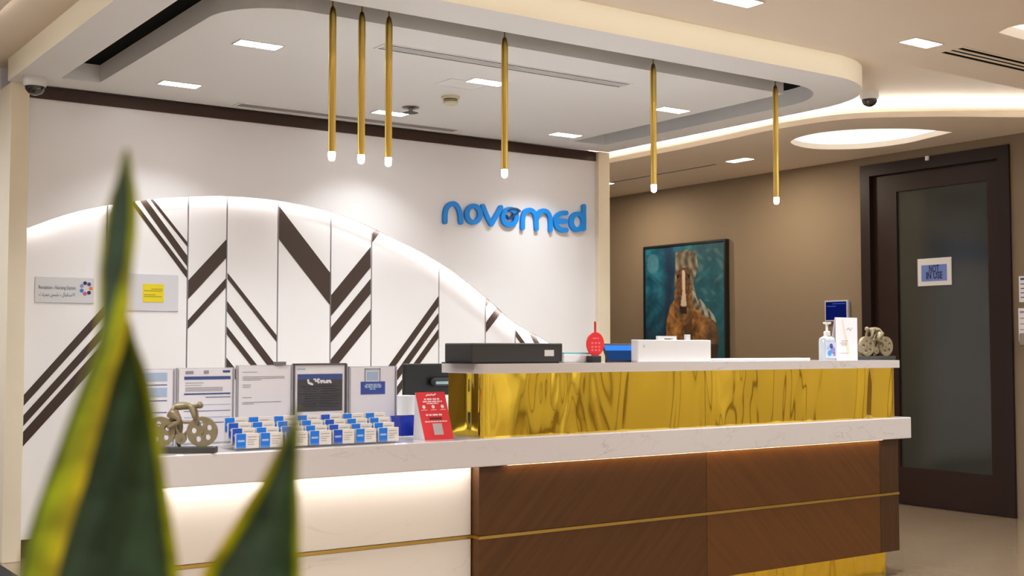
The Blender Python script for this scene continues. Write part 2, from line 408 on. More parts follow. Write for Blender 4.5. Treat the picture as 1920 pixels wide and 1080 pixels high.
def light_well(name, poly, z, h, label):
    lo, hi = Vector([min(p[i] for p in poly) for i in (0, 1)]), Vector([max(p[i] for p in poly) for i in (0, 1)])
    t = thing(name, label, 'ceiling light', ((lo.x + hi.x) / 2, (lo.y + hi.y) / 2, z))
    c = Vector(((lo.x + hi.x) / 2, (lo.y + hi.y) / 2))
    ring = MB(); n = len(poly)
    p2 = [tuple(c + (Vector(p) - c) * 1.02) for p in poly]
    ring.prism(p2, z + .0005 + (.035 if z == ZS else .05), z + h, 2, [poly])
    part('rim', ring, plaster, t, world=True)
    part('diffuser', MB().prism(poly, z + h - .012, z + h - .002), well_m, t, world=True, label='glowing warm diffuser')
    return t
light_well('light_well', well1, ZS, 0.05, 'large pointed oval light recess glowing above the dark door')
light_well('light_well', well2, ZM, 0.06, 'pointed light recess cut off by the edge of the picture, beside the lobby grille')

for k in range(3):
    struct('trim_%d' % (k + 10), MB().rbox((X1 - .03, -4.0 + k * 2.55, 0.1), (X1, -1.7 + k * 2.55, 2.5), .006), mat('cream_panel', rgb(196, 186, 172), .6), 'tall white wall panel added in the unseen lobby for the gold screen to mirror')  # unseen panels, added so the gold sheet reflects something pale

# ---- canopy over the desk: plate with a U-shaped trench
cx0, cx1, cy0, cy1 = 1.487, 5.625, 4.19, 6.80
outer = rounded([(cx0, cy0), (cx1, cy0), (cx1, cy1), (cx0, cy1)], [0.45, 0.62, 0, 0], 16)
t_out = rounded([(1.70, 4.45), (5.40, 4.45), (5.40, 6.56), (1.70, 6.56)], [0.35, 0.42, 0, 0], 14)
t_in = rounded([(1.90, 4.65), (5.12, 4.65), (5.12, 6.56), (1.90, 6.56)], [0.33, 0.0, 0, 0], 14)
# trench outline: outer run then back along the inner run
ring_o = [p for p in t_out]
trench = []
io = t_out.index(min(t_out, key=lambda p: (p[0] - 1.70) ** 2 + (p[1] - 6.56) ** 2))
o_seq = t_out[io:] + t_out[:io]              # starts at the far left corner, runs to the front ...
if o_seq[1][1] > 6.5: o_seq = [o_seq[0]] + o_seq[1:][::-1]
ii = t_in.index(min(t_in, key=lambda p: (p[0] - 1.90) ** 2 + (p[1] - 6.56) ** 2))
i_seq = t_in[ii:] + t_in[:ii]
if i_seq[1][1] > 6.5: i_seq = [i_seq[0]] + i_seq[1:][::-1]
trench = o_seq + i_seq[::-1]
cn = MB(); cn.prism(outer, ZC, ZR, 2, [trench])
canopy = struct('ceiling_canopy', cn, None, 'white dropped ceiling panel over the reception desk')
canopy.data.materials.append(plaster_cool); canopy.data.materials.append(fascia_m)
ol = len(outer)
for p in canopy.data.polygons:               # the upright outer edge is cream
    c = p.center
    if abs(p.normal.z) < 0.3 and (c.x < cx0 + .01 or c.y < cy0 + .6 and c.x > 5.2 and not (4.44 < c.y < 4.9 and c.x < 5.41) or c.y < cy0 + .02 or c.x > cx1 - .01 or (c.x < 1.95 and c.y < 4.44)): p.material_index = 1
struct('ceiling_trench', MB().box((1.6, 4.4, 2.645), (5.45, 6.6, 2.66)), black_m, 'black bottom of the slot in the canopy')

# ------------------------------------------------------------------ feature wall behind the desk
YU, YL, YP = 6.84, 6.90, 6.80
wx0, wx1 = 1.60, 5.55
wb = struct('wall_back', MB().box((1.52, 6.925, 0), (5.63, 7.05, 2.55)), groove_m, 'feature wall behind the desk with an arch and brown chevrons')
struct('wall_partition', MB().box((1.505, 7.05, 0), (5.64, 9.6, 2.67)), mat('pale_grey_paint', rgb(226, 226, 236), 0.6), 'pale end of the partition behind the feature wall')
for nm, a, b, lb in (('trim_1', 1.505, 1.600, 'cream stone pilaster on the plant side of the feature wall'), ('trim_2', 5.535, 5.640, 'cream stone pilaster on the door side of the feature wall')):
    struct(nm, MB().rbox((a, YP, 0), (b, 7.05, ZC), 0.003), cream_stone, lb)
beam_z = P(1125, 303, 1, YU - .01)[2]
struct('trim_3', MB().box((wx0, YU - .012, beam_z), (wx1 - .015, 6.925, ZC)), dark_brown, 'dark brown beam along the top of the feature wall')
arch_px = [(20, 441), (52, 428), (133, 400), (213, 383), (283, 374), (352, 369), (427, 368), (520, 376), (620, 397), (695, 426), (823, 491), (910, 556), (963, 603), (1030, 643), (1090, 690)]
arch = spline([(P(x, y, 1, YU).x, P(x, y, 1, YU).z) for x, y in arch_px], 6)
arch = [p for p in arch if wx0 < p[0] < wx1]
arch = [(wx0, arch[0][1] + (wx0 - arch[0][0]) * (arch[1][1] - arch[0][1]) / (arch[1][0] - arch[0][0]))] + arch
last = arch[-1]
arch += [(wx1 - .015, last[1] - (wx1 - .015 - last[0]) * 0.75)]
def arch_z(x):
    for a, b in zip(arch, arch[1:]):
        if a[0] <= x <= b[0]: return a[1] + (b[1] - a[1]) * (x - a[0]) / (b[0] - a[0])
    return arch[-1][1]
up = MB().prism([(arch[-1][0], beam_z), (wx0, beam_z)] + arch, YU, YU + 0.018, 1)
part('upper_panel', up, panel_white, wb, label='plain white glossy panel above the arch')
ls = MB()
for a, b in zip(arch, arch[1:]):
    d = Vector((b[0] - a[0], b[1] - a[1])).normalized(); nn = Vector((-d.y, d.x))
    for s0, s1, yy in ((0.012, 0.030, YU + .022),):
        p = [Vector(a) + nn * s0, Vector(b) + nn * s0, Vector(b) + nn * s1, Vector(a) + nn * s1]
        ls.add([(q.x, yy, q.y) for q in p], [(0, 1, 2, 3)])
part('arch_light', ls, led_arch, wb, label='white strip of light along the arch', recalc=False)
gx = [wx0] + [P(x, y, 1, YL).x for x, y in ((200, 500), (352, 500), (425, 500), (521, 500), (620, 500), (696, 600), (823, 600), (910, 640), (966, 640))] + [wx1 - .015]
panels = []
for a, b in zip(gx, gx[1:]):
    a2, b2 = a + .0045, b - .0045
    n = max(2, int((b2 - a2) / .04)); top = [(b2 + (a2 - b2) * k / n, min(arch_z(b2 + (a2 - b2) * k / n) + 0.10, beam_z)) for k in range(n + 1)]
    pb = MB().prism([(a2, 0.10), (b2, 0.10)] + top, YL, YL + 0.024, 1)
    panels.append((a2, b2, part('panel', pb, panel_white, wb)))
def c4(x, y): return (x / 3, 360 + y / 3)
def c5(x, y): return (640 + x / 3, 360 + y / 3)
stripes = [
 (0, [(40, 745.5), (40, 765.5), (199, 590), (199, 569)]), (0, [(40, 783), (40, 802.5), (199, 627), (199, 607)]), (0, [(40, 813.5), (40, 840), (199, 665), (199, 637)]),
 (1, [c4(780, 42), c4(822, 42), c4(1055, 362), c4(1055, 423)]), (1, [c4(843, 42), c4(862, 42), c4(1055, 285), c4(1055, 310)]), (1, [c4(722, 42), c4(748, 42), c4(1055, 447), c4(1055, 490)]),
 (2, [c4(1056, 500), c4(1056, 605), c4(1277, 365), c4(1277, 262)]), (2, [c4(1054, 725), c4(1054, 772), c4(1277, 530), c4(1277, 478)]),
 (3, [c4(1280, 455), c4(1280, 490), c4(1560, 850), c4(1560, 812)]), (3, [c4(1276, 612), c4(1276, 672), c4(1560, 1050), c4(1560, 985)]), (3, [c4(1272, 752), c4(1272, 797), c4(1560, 1168), c4(1560, 1120)]), (3, [c4(1268, 925), c4(1268, 985), c4(1560, 1350), c4(1560, 1290)]),
 (4, [c4(1566, 75), c4(1566, 262), c4(1859, 640), c4(1859, 458)]),
 (5, [c5(-62, 585), c5(-62, 702), c5(164, 425), c5(164, 310)]), (5, [c5(-62, 765), c5(-62, 850), c5(164, 572), c5(164, 488)]), (5, [c5(-62, 945), c5(-62, 1022), c5(164, 742), c5(164, 660)]),
 (6, [c5(168, 238), c5(168, 290), c5(215, 232), c5(212, 186)]), (6, [c5(168, 1112), c5(168, 1168), c5(550, 635), c5(550, 580)]), (6, [c5(168, 1206), c5(168, 1262), c5(550, 730), c5(550, 675)]), (6, [c5(168, 1296), c5(168, 1346), c5(550, 815), c5(550, 765)]),
 (8, [c5(812, 600), c5(812, 645), c5(846, 608), c5(832, 590)]), (8, [c5(812, 735), c5(812, 792), c5(915, 660), c5(880, 640)]),
 (9, [c5(974, 768), c5(974, 805), c5(1040, 890), c5(1062, 890)]), (9, [c5(1050, 780), c5(1078, 780), c5(1135, 890), c5(1105, 890)]),
]
def clip(poly, f):
    out = []
    for i in range(len(poly)):
        a, b = poly[i - 1], poly[i]; fa, fb = f(a), f(b)
        if (fa >= 0) != (fb >= 0): t = fa / (fa - fb); out.append((a[0] + (b[0] - a[0]) * t, a[1] + (b[1] - a[1]) * t))
        if fb >= 0: out.append(b)
    return out
for pi, q in stripes:
    a2, b2, po = panels[pi]
    poly = [(P(x, y, 1, YL).x, P(x, y, 1, YL).z) for x, y in q]
    poly = clip(clip(clip(poly, lambda p: p[0] - a2), lambda p: b2 - p[0]), lambda p: p[1] - 0.12)
    poly = clip(poly, lambda p: arch_z(p[0]) + 0.09 - p[1])
    if len(poly) >= 3: part('stripe', MB().prism(poly, YL - .0025, YL, 1), stripe_m, po)

# ------------------------------------------------------------------ reception desk
YS = 3.87                                     # front of the lower worktop
SZ0, SZ1 = 0.677, 0.782
DX0, DX1 = 1.20, 5.165
wt = MB().rbox((DX0, YS, SZ0), (DX1, 4.30, SZ1), 0.004, seg=2)
solo('worktop', wt, quartz, 'thick white quartz worktop running the full length of the reception desk', 'worktop')
dk = thing('reception_desk', 'reception desk front in cream marble and brown wood with a brass line', 'desk', (3.2, 4.05, 0))
wxl, wxr = P(898, 900, 1, 3.905).x, 5.105
s1x, s2x = P(1325, 900, 1, 3.905).x, P(1650, 900, 1, 3.905).x
part('carcass', MB().box((1.25, 3.99, 0.0), (5.07, 4.27, SZ0 - .001)), black_p, dk, world=True)
LZ = 0.404
for z0, z1 in ((0.12, LZ - .007), (LZ + .007, SZ0 - .002)):
    part('marble_panel', MB().rbox((1.23, 3.955, z0), (wxl - .003, 3.99, z1), 0.002), marble_m, dk, world=True, label='cream veined marble panel')
    for a, b, M_ in ((wxl, s1x, wood_a), (s1x, s2x, wood_b), (s2x, wxr, wood_c)):
        part('wood_panel', MB().rbox((a + .0008, 3.905, z0), (b - .0008, 3.99, z1 - (.003 if z1 > .5 else 0)), 0.0015), M_, dk, world=True, label='brown walnut veneer panel')
part('brass_inlay', MB().box((1.23, 3.952, LZ - .006), (wxl, 3.99, LZ + .006)), brass_line, dk, world=True, label='thin brass line')
part('brass_inlay', MB().box((wxl, 3.902, LZ - .006), (wxr, 3.99, LZ + .006)), brass_line, dk, world=True, label='thin brass line')
for a, b in ((1.27, wxl), (wxl, s1x + .5), (s1x + .5, 5.07)):
    part('kick_plate', MB().box((a + .001, 3.965, 0.0), (b - .001, 3.99, 0.118)), gold_m, dk, world=True, label='gold kick plate')
part('side_panel', MB().rbox((1.225, 3.99, 0.12), (1.25, 4.27, SZ0 - .002), 0.002), marble_m, dk, world=True)
part('light_strip', MB().box((1.27, 3.915, SZ0 - .003), (wxl - .01, 3.935, SZ0 - .0005)), led_white, dk, world=True, label='white strip light under the worktop')
part('light_strip', MB().box((wxl + .12, 3.885, SZ0 - .0016), (s2x, 3.897, SZ0 - .0002)), led_warm, dk, world=True, label='warm strip light under the worktop')

ris = thing('gold_riser', 'mirror gold screen standing on the front edge of the white worktop', 'counter', (3.85, 4.04, SZ1))
seam = P(1322, 740, 1, 3.92).x
RX0, RX1, RZ = 2.612, 5.095, 1.03
crv = rounded([(RX0, 4.17), (RX0, 3.92), (seam - .001, 3.92), (seam - .001, 3.935), (RX0 + .015, 3.935), (RX0 + .015, 4.17)], [0, .035, 0, 0, .02, 0], 6)
part('gold_panel', MB().prism(crv, SZ1, RZ), gold_m, ris, world=True, smooth=True)
part('gold_panel', MB().box((seam + .001, 3.92, SZ1), (RX1 - .012, 3.935, RZ)), gold_m, ris, world=True)
part('end_strip', MB().box((RX1 - .011, 3.918, SZ1), (RX1, 4.17, RZ)), brass_line, ris, world=True, label='narrow gold strip at the end of the screen')
part('back_board', MB().box((RX0 + .02, 4.155, SZ1), (RX1 - .02, 4.17, RZ)), white_p, ris, world=True)
top_o = rounded([(2.59, 3.892), (5.115, 3.892), (5.115, 4.20), (2.59, 4.20)], [.03, .01, .01, .02], 6)
TZ = 1.068
solo('raised_worktop', MB().prism(top_o, RZ, TZ), quartz, 'thin white quartz shelf on top of the gold screen', 'worktop', smooth=True)

# staff desk behind the worktop
sd = thing('staff_desk', 'white staff desk behind the reception worktop under the monitor', 'desk', (3.3, 4.62, 0))
part('desk_top', MB().rbox((1.7, 4.32, .715), (5.0, 4.95, .74), .003), white_p, sd, world=True)
for x in (1.75, 3.35, 4.95): part('leg_panel', MB().box((x - .012, 4.34, 0), (x + .012, 4.92, .715)), white_p, sd, world=True)

# ------------------------------------------------------------------ pendant lamps
pnames = ['gold tube pendant lamp, first from the leaf tips', 'gold tube pendant lamp, second from the leaf tips', 'gold tube pendant lamp, third from the leaf tips',
          'gold tube pendant lamp hanging alone in front of the air grille', 'gold tube pendant lamp hanging between the canopy downlight and the cove light', 'gold tube pendant lamp nearest the dark door, by the black slot end']
def make_pendant():
    t = thing('pendant_lamp', pnames[0], 'pendant lamp', (0, 0, 0), 'gold tube pendants over the desk')
    part('tube', MB().lathe([(.0155, 1.945), (.0155, 2.52), (.010, 2.552), (.004, 2.56)]), pend_m, t, smooth=True)
    part('wire', MB().tube([(0, 0, 2.558), (0, 0, 2.645)], .0035, 8), pend_m, t)
    part('tip', MB().lathe([(.006, 1.908), (.013, 1.914), (.0145, 1.925), (.0145, 1.945)]), tip_m, t, smooth=True, label='glowing white tip')
    l = bpy.data.lights.new('pendant_bulb', 'POINT'); l.energy = 0.5; l.color = (1, .9, .75); l.shadow_soft_size = .02
    o = bpy.data.objects.new('pendant_bulb', l); COL.objects.link(o); o.parent = t; o.location = (0, 0, 1.895)
    return t
pend = make_pendant()
for i, (x, y) in enumerate(((622, 297), (677, 303), (728, 308), (946, 329), (1226, 355), (1456, 381))):
    o = pend if i == 0 else copy_tree(pend)
    q = P(x, y, 1, 4.555); o.location = (q.x, q.y, 0); o['label'] = pnames[i]

# ------------------------------------------------------------------ ceiling fittings
def downlight(label, x, y, z, watts, group, rz=0, col=(1, .97, .96), spread=math.pi):
    t = thing('downlight', label, 'downlight', (x, y, z), group, rotz=rz)
    t_fr = MB().prism(rounded([(-.112, -.056), (.112, -.056), (.112, .056), (-.112, .056)], .006, 3), -.004, 0, 2,
                      [[(-.104, -.048), (-.004, -.048), (-.004, .048), (-.104, .048)], [(.004, -.048), (.104, -.048), (.104, .048), (.004, .048)]])
    part('frame', t_fr, white_p, t)
    for s in (-1, 1): part('lens', MB().box((s * .054 - .049, -.047, -.0035), (s * .054 + .049, .047, -.001)), lamp_white, t, label='glowing square lens')
    area('lamp', t, (0, 0, -.012), .20, .09, watts, col, spread=spread)
    return t
g1 = 'square downlights in the canopy'
for x, y, lb in ((2.265, 5.30, 'twin square downlight in the canopy, nearest the black slot corner'), (2.265, 6.35, 'twin square downlight in the canopy near the beam, above the leaf tip'),
                 (3.59, 5.35, 'twin square downlight beside the alone-hanging pendant'), (3.59, 6.40, 'twin square downlight near the beam behind the third pendant'),
                 (4.92, 6.39, 'twin square downlight near the beam above the blue sign'), (4.92, 5.35, 'twin square downlight beside the fifth pendant')):
    downlight(lb, x, y, ZC, DOWN_W * (.62 if y > 6 else 2.3), g1, col=(.9, .98, 1), spread=math.radians(105 if y > 6 else 125))
g2 = 'square downlights in the lobby ceiling'
for x, y, lb in ((3.76, 3.665, 'twin square lobby downlight cut by the top of the picture'), (5.015, 3.665, 'twin square lobby downlight beside the black grille')):
    downlight(lb, x, y, ZM, LOBBY_W * .7, g2, col=(.94, .985, 1), spread=SPR)
downlight('twin square downlight in the soffit near the horse picture', P(1387, 300, 2, ZS).x, P(1387, 300, 2, ZS).y, ZS, 13, 'soffit downlights', rz=math.pi / 2, col=(1, .86, .66))
downlight('twin square downlight in the soffit beyond the horse picture', 6.72, 8.2, ZS, 13, 'soffit downlights', rz=math.pi / 2, col=(1, .86, .66))
k = 0
for x, y in ((-1.6, -3.2), (2.0, -3.2), (5.4, -3.2), (-1.6, -0.6), (2.0, -0.9), (6.5, -0.2), (0.3, 1.6), (3.0, 1.5), (6.5, 2.2)):
    downlight('unseen twin square downlight added in the lobby ceiling to light the room', x, y, ZM, LOBBY_W * (2.4 if y < -3 else 1.6), g2, col=(.94, .985, 1), spread=math.pi if y < -3 or x > 6 else SPR)  # unseen lamps, added to light the lobby and what the gold reflects
downlight('unseen cool white twin downlight added beyond the plant to light the partition', -0.3, 6.9, ZM, 60, g2, col=(.86, .92, 1))  # added lamp out of view, brightens the partition's side with cool light
for x, y in ((-1.6, 3.4), (0.6, 3.4)): downlight('unseen twin square downlight added beyond the plant to brighten that side', x, y, ZM, LOBBY_W, g2, col=(.94, .985, 1), spread=SPR)  # two added lamps out of view, for more light on the plant side

def grille(label, x0, x1, yc, wd, z, n, dark, frame_m):
    t = thing('air_grille', label, 'air vent', ((x0 + x1) / 2, yc, z))
    h = wd / 2
    fr = MB().prism([(x0, yc - h), (x1, yc - h), (x1, yc + h), (x0, yc + h)], z - .004, z, 2, [[(x0 + .015, yc - h + .012), (x1 - .015, yc - h + .012), (x1 - .015, yc + h - .012), (x0 + .015, yc + h - .012)]])
    part('frame', fr, frame_m, t, world=True)
    part('backing', MB().box((x0 + .012, yc - h + .01, z - .0015), (x1 - .012, yc + h - .01, z - .0005)), dark, t, world=True)
    s = (wd - .024) / n
    for i in range(1, n): part('slat', MB().box((x0 + .015, yc - h + .012 + s * i - s * .25, z - .004), (x1 - .015, yc - h + .012 + s * i + s * .25, z - .0015)), frame_m, t, world=True)
    return t
grille('long white air grille in the canopy behind the pendants', 2.74, 4.26, 4.99, .12, ZC, 4, black_m, plaster_cool)
grille('narrow grey slot grille in the canopy along the beam', 2.72, 4.25, 6.68, .115, ZC, 1, mat('slot_grey', rgb(150, 144, 146), .7), plaster_cool)
grille('black slotted air grille in the lobby ceiling by the edge of the picture', 5.24, 6.9, 3.665, .15, ZM, 3, black_m, plaster)
t = thing('air_grille', 'thin dark slot grille in the soffit above the horse picture', 'air vent', (6.71, 7.35, ZS))
part('frame', MB().prism([(6.675, 6.78), (6.75, 6.78), (6.75, 8.1), (6.675, 8.1)], ZS - .003, ZS, 2, [[(6.69, 6.795), (6.735, 6.795), (6.735, 8.085), (6.69, 8.085)]]), plaster, t, world=True)
part('slot', MB().box((6.69, 6.795, ZS - .0015), (6.735, 8.085, ZS - .0005)), grey_p, t, world=True)

q = P(845, 181, 2, ZC)
sm = thing('smoke_detector', 'round cream smoke detector with dark slots on the canopy', 'smoke detector', (q.x, q.y, ZC))
part('base', MB().lathe([(.052, 0), (.052, -.012), (.045, -.016)]), mat('cream_plastic', rgb(214, 204, 172), .5), sm, smooth=True)
part('chamber', MB().lathe([(.040, -.016), (.040, -.036)]), black_p, sm)
for z in (-.022, -.030): part('band', MB().lathe([(.0425, z), (.0425, z - .003)]), MATS['cream_plastic'], sm)
part('cap', MB().lathe([(.043, -.034), (.042, -.042), (.025, -.048)]), MATS['cream_plastic'], sm, smooth=True)
q = P(770, 201, 2, ZC)
sp = thing('sprinkler', 'small chrome sprinkler head under the canopy near the beam', 'sprinkler', (q.x, q.y, ZC))
part('plate', MB().lathe([(.05, 0), (.05, -.005), (.03, -.01)]), mat('dull_chrome', rgb(150, 146, 140), .3, metal=.8), sp, smooth=True)
part('stem', MB().lathe([(.012, -.008), (.012, -.028)]), MATS['dull_chrome'], sp)
part('deflector', MB().lathe([(.046, -.034), (.03, -.029), (.01, -.026)]), slate, sp, smooth=True)
q = P(868, 158, 2, ZC)
acc = thing('access_hatch', 'small flush white hatch beside the smoke detector', 'hatch', (q.x, q.y, ZC))
part('hatch_frame', MB().prism([(-.13, -.09), (.13, -.09), (.13, .09), (-.13, .09)], -.003, 0, 2, [[(-.122, -.082), (.122, -.082), (.122, .082), (-.122, .082)]]), plaster_cool, acc)
part('hatch_panel', MB().box((-.12, -.08, -.002), (.12, .08, 0)), plaster_cool, acc)
def dome(label, x, y, z, s=1.0):
    t = thing('security_camera', label, 'camera', (x, y, z))
    part('mount', MB().lathe([(.050 * s, 0), (.052 * s, -.03 * s), (.048 * s, -.04 * s)]), white_p, t, smooth=True)
    part('dome', MB().lathe([(.044 * s, -.04 * s), (.042 * s, -.058 * s), (.030 * s, -.074 * s), (.012 * s, -.082 * s)]), dark_glass, t, smooth=True, label='dark glass dome')
    part('ring', MB().lathe([(.047 * s, -.038 * s), (.047 * s, -.044 * s)]), white_p, t)
dome('dome security camera at the corner of the feature wall', P(66, 145, 2, ZC).x, P(66, 145, 2, ZC).y, ZC, 1.15)
q = P(1630, 172, 2, ZR); dome('dome security camera near the rounded canopy corner', q.x, q.y, ZR, 1.1)

# ------------------------------------------------------------------ blue sign letters
YG = YU - 0.022
lg = thing('wall_sign', 'blue raised lettering reading novomed on the white wall', 'sign', (P(965, 437, 1, YU).x, YU, P(965, 437, 1, YU).z))
def lp(x, y): q = P(810 + x / 6.194, 360 + y / 6.189, 1, YG); return (q.x, q.z)
SW = 0.0335
def letter(name, strokes, M_=blue_m, dy=0.0):
    mb = MB(); k_ = 0
    for s in strokes:
        k_ += 1; f_ = YG - dy - .0006 * k_
        if s[0] == 'ring':
            _, cx, cy, rx, ry = s
            o = [lp(cx + (rx + 27) * math.cos(a), cy + (ry + 27) * math.sin(a)) for a in [2 * math.pi * k / 32 for k in range(32)]]
            i_ = [lp(cx + (rx - 28) * math.cos(a), cy + (ry - 27) * math.sin(a)) for a in [2 * math.pi * k / 32 for k in range(32)]]
            mb.prism(o, f_, YU - .0005, 1, [i_])
        else: mb.prism(stroke(spline([lp(*p) for p in s], 6), SW if dy == 0 else SW * .42), f_, YU - .0005 - .0003 * k_, 1)
    
    return part(name, mb, M_, lg, world=True)
letter('letter_n', [[(158, 345), (160, 250), (180, 180), (230, 138), (280, 145), (318, 200), (335, 270), (342, 350)]])
letter('letter_o', [('ring', 487, 256, 77, 95)])
letter('letter_v', [[(598, 165), (640, 270), (690, 368)], [(695, 372), (755, 270), (805, 178)]])
letter('letter_o', [('ring', 908, 290, 78, 92)])
letter('letter_m', [[(1058, 415), (1062, 300), (1085, 232), (1135, 210), (1185, 232), (1212, 300), (1220, 425)], [(1220, 310), (1250, 240), (1300, 218), (1350, 240), (1378, 310), (1383, 440)]])
letter('letter_e', [[(1565, 243), (1505, 246), (1452, 285), (1438, 340), (1455, 400), (1505, 436), (1568, 440)], [(1450, 338), (1510, 338), (1555, 338)]])
letter('letter_d', [('ring', 1695, 345, 72, 92), [(1770, 165), (1770, 300), (1770, 425)]])
letter('emblem', [[(885, 215), (930, 195), (985, 200), (1018, 222)], [(862, 275), (908, 308), (950, 270), (1000, 235)]], navy_m, .006)

# ------------------------------------------------------------------ plaques on the feature wall
def wall_board(name, label, cat, x0, y0, x1, y1, M_, th=.006, yy=YL):
    a = P(x0, y0, 1, yy - th); b = P(x1, y1, 1, yy - th)
    t = thing(name, label, cat, ((a.x + b.x) / 2, yy, min(a.z, b.z)))
    part('plate', MB().rbox((a.x, yy - th, b.z), (b.x, yy - .0005, a.z), .0012, seg=1), M_, t, world=True)
    return t, a, b
t, a, b = wall_board('wall_plaque', 'small silver plaque with two lines of grey lettering and a coloured emblem', 'sign', 66, 518, 176, 569, mat('silver_acrylic', rgb(212, 210, 214), .3))
U, V, N = (1, 0, 0), (0, 0, 1), (0, -1, 0); pz = (a.z + b.z) / 2; wd = b.x - a.x
part('lettering', MB().text('Reception - Nursing Station', .028, (a.x + wd * .37, YL - .006, pz + .012), U, V, N, M=ink_black, fit=wd * .62)
     .text('\uFE9A\uFE8E\uFEAE\uFEE4\uFEE3 \uFEE6\uFEB4\uFEB8 - \uFEDD\uFE8E\uFE92\uFED8\uFE98\uFEB3\uFEFB\uFE8D', .028, (a.x + wd * .37, YL - .006, pz - .026), U, V, N, M=ink_black, fit=wd * .6), ink_black, t, world=True)
em = MB(); ec = (a.x + wd * .86, pz + .012)
for k_, cc in enumerate(((230, 120, 50), (70, 60, 150), (40, 40, 50), (150, 150, 200), (60, 110, 190), (200, 90, 120), (40, 46, 80))):
    an = 2 * math.pi * k_ / 7
    em.prism(circle(ec[0] + .026 * math.cos(an), ec[1] + .03 * math.sin(an), .011, 8), YL - .0075, YL - .006, 1, M=mat('emblem_ink_%d%d%d' % cc, rgb(*cc), .5))
part('emblem', em, None, t, world=True, label='round coloured emblem')
t, a, b = wall_board('wall_plaque', 'pale plaque with a yellow note stuck on it, half behind the leaf tip', 'sign', 228, 512, 334, 584, mat('pale_acrylic', rgb(214, 210, 216), .3))
na, nb = P(268, 532, 1, YL - .008), P(307, 567, 1, YL - .008)
part('note', MB().box((na.x, YL - .008, nb.z), (nb.x, YL - .006, na.z)), yellow_m, t, world=True, label='yellow paper note')
tw = MB()
for k_, (zz, u0, u1) in enumerate(((.28, .4, .95), (.38, .05, .9), (.6, .05, .6), (.7, .05, .9))):
    z_ = na.z + (nb.z - na.z) * zz; w_ = nb.x - na.x
    tw.box((na.x + w_ * u0, YL - .0085, z_ - .002), (na.x + w_ * u1, YL - .008, z_ + .002))
part('writing', tw, mat('olive_ink', rgb(150, 130, 20), .6), t, world=True)

# ------------------------------------------------------------------ door, picture, things on the side wall
dr = struct('door_1', MB().prism([(DY0, 0), (DY1, 0), (DY1, DZ), (DY0, DZ)], X1 - .02, X1 + .12, 0, [[(DY0 + .085, 0.004), (DY1 - .085, 0.004), (DY1 - .085, DZ - .085), (DY0 + .085, DZ - .085)]]), door_wood, 'dark wooden door with a tall tinted glass pane')
ly0, ly1, lz1 = DY0 + .087, DY1 - .087, DZ - .088
gy0, gy1, gz0, gz1 = 4.915, 5.66, .265, 2.275
leaf = part('door_leaf', MB().prism([(ly0, .008), (ly1, .008), (ly1, lz1), (ly0, lz1)], X1 + .02, X1 + .065, 0, [[(gy0, gz0), (gy1, gz0), (gy1, gz1), (gy0, gz1)]]), door_wood2, dr)
part('glass', MB().box((X1 + .036, gy0, gz0), (X1 + .048, gy1, gz1)), frost, leaf, label='tinted glass pane')
q = P(1740, 297, 0, X1 - .02)
part('sensor', MB().rbox((X1 - .04, q.y - .012, q.z - .016), (X1 - .02, q.y + .012, q.z + .016), .003), white_p, dr, label='small white sensor')
def side_board(name, label, cat, x0, y0, x1, y1, M_, xx, th=.01):
    a = P(x0, y0, 0, xx - th); b = P(x1, y1, 0, xx - th)
    t = thing(name, label, cat, (xx, (a.y + b.y) / 2, min(a.z, b.z)))
    return t, a, b
SU, SN = (0, -1, 0), (-1, 0, 0)
gx_ = X1 + .036
t, a, b = side_board('door_sign', 'white framed blue notice reading NOT IN USE on the door glass', 'sign', 1720, 486, 1784, 534, paper, gx_, .01)
part('frame', MB().rbox((gx_ - .01, b.y, b.z), (gx_ - .0005, a.y, a.z), .002), white_p, t, world=True)
w_, h_ = a.y - b.y, a.z - b.z
crd = part('card', MB().box((gx_ - .012, b.y + w_ * .13, b.z + h_ * .17), (gx_ - .01, a.y - w_ * .12, a.z - h_ * .24)), mat('periwinkle_card', rgb(104, 128, 200), .6), t, world=True)
ym, ink_navy = (a.y + b.y) / 2, mat('navy_ink', rgb(22, 34, 84), .6)
part('lettering', MB().text('NOT', .072, (gx_ - .012, ym, b.z + h_ * .60), SU, V, SN, M=ink_navy, fit=w_ * .30, bold=.035).text('IN USE', .068, (gx_ - .012, ym, b.z + h_ * .36), SU, V, SN, M=ink_navy, fit=w_ * .48, bold=.035), ink_navy, crd, world=True)

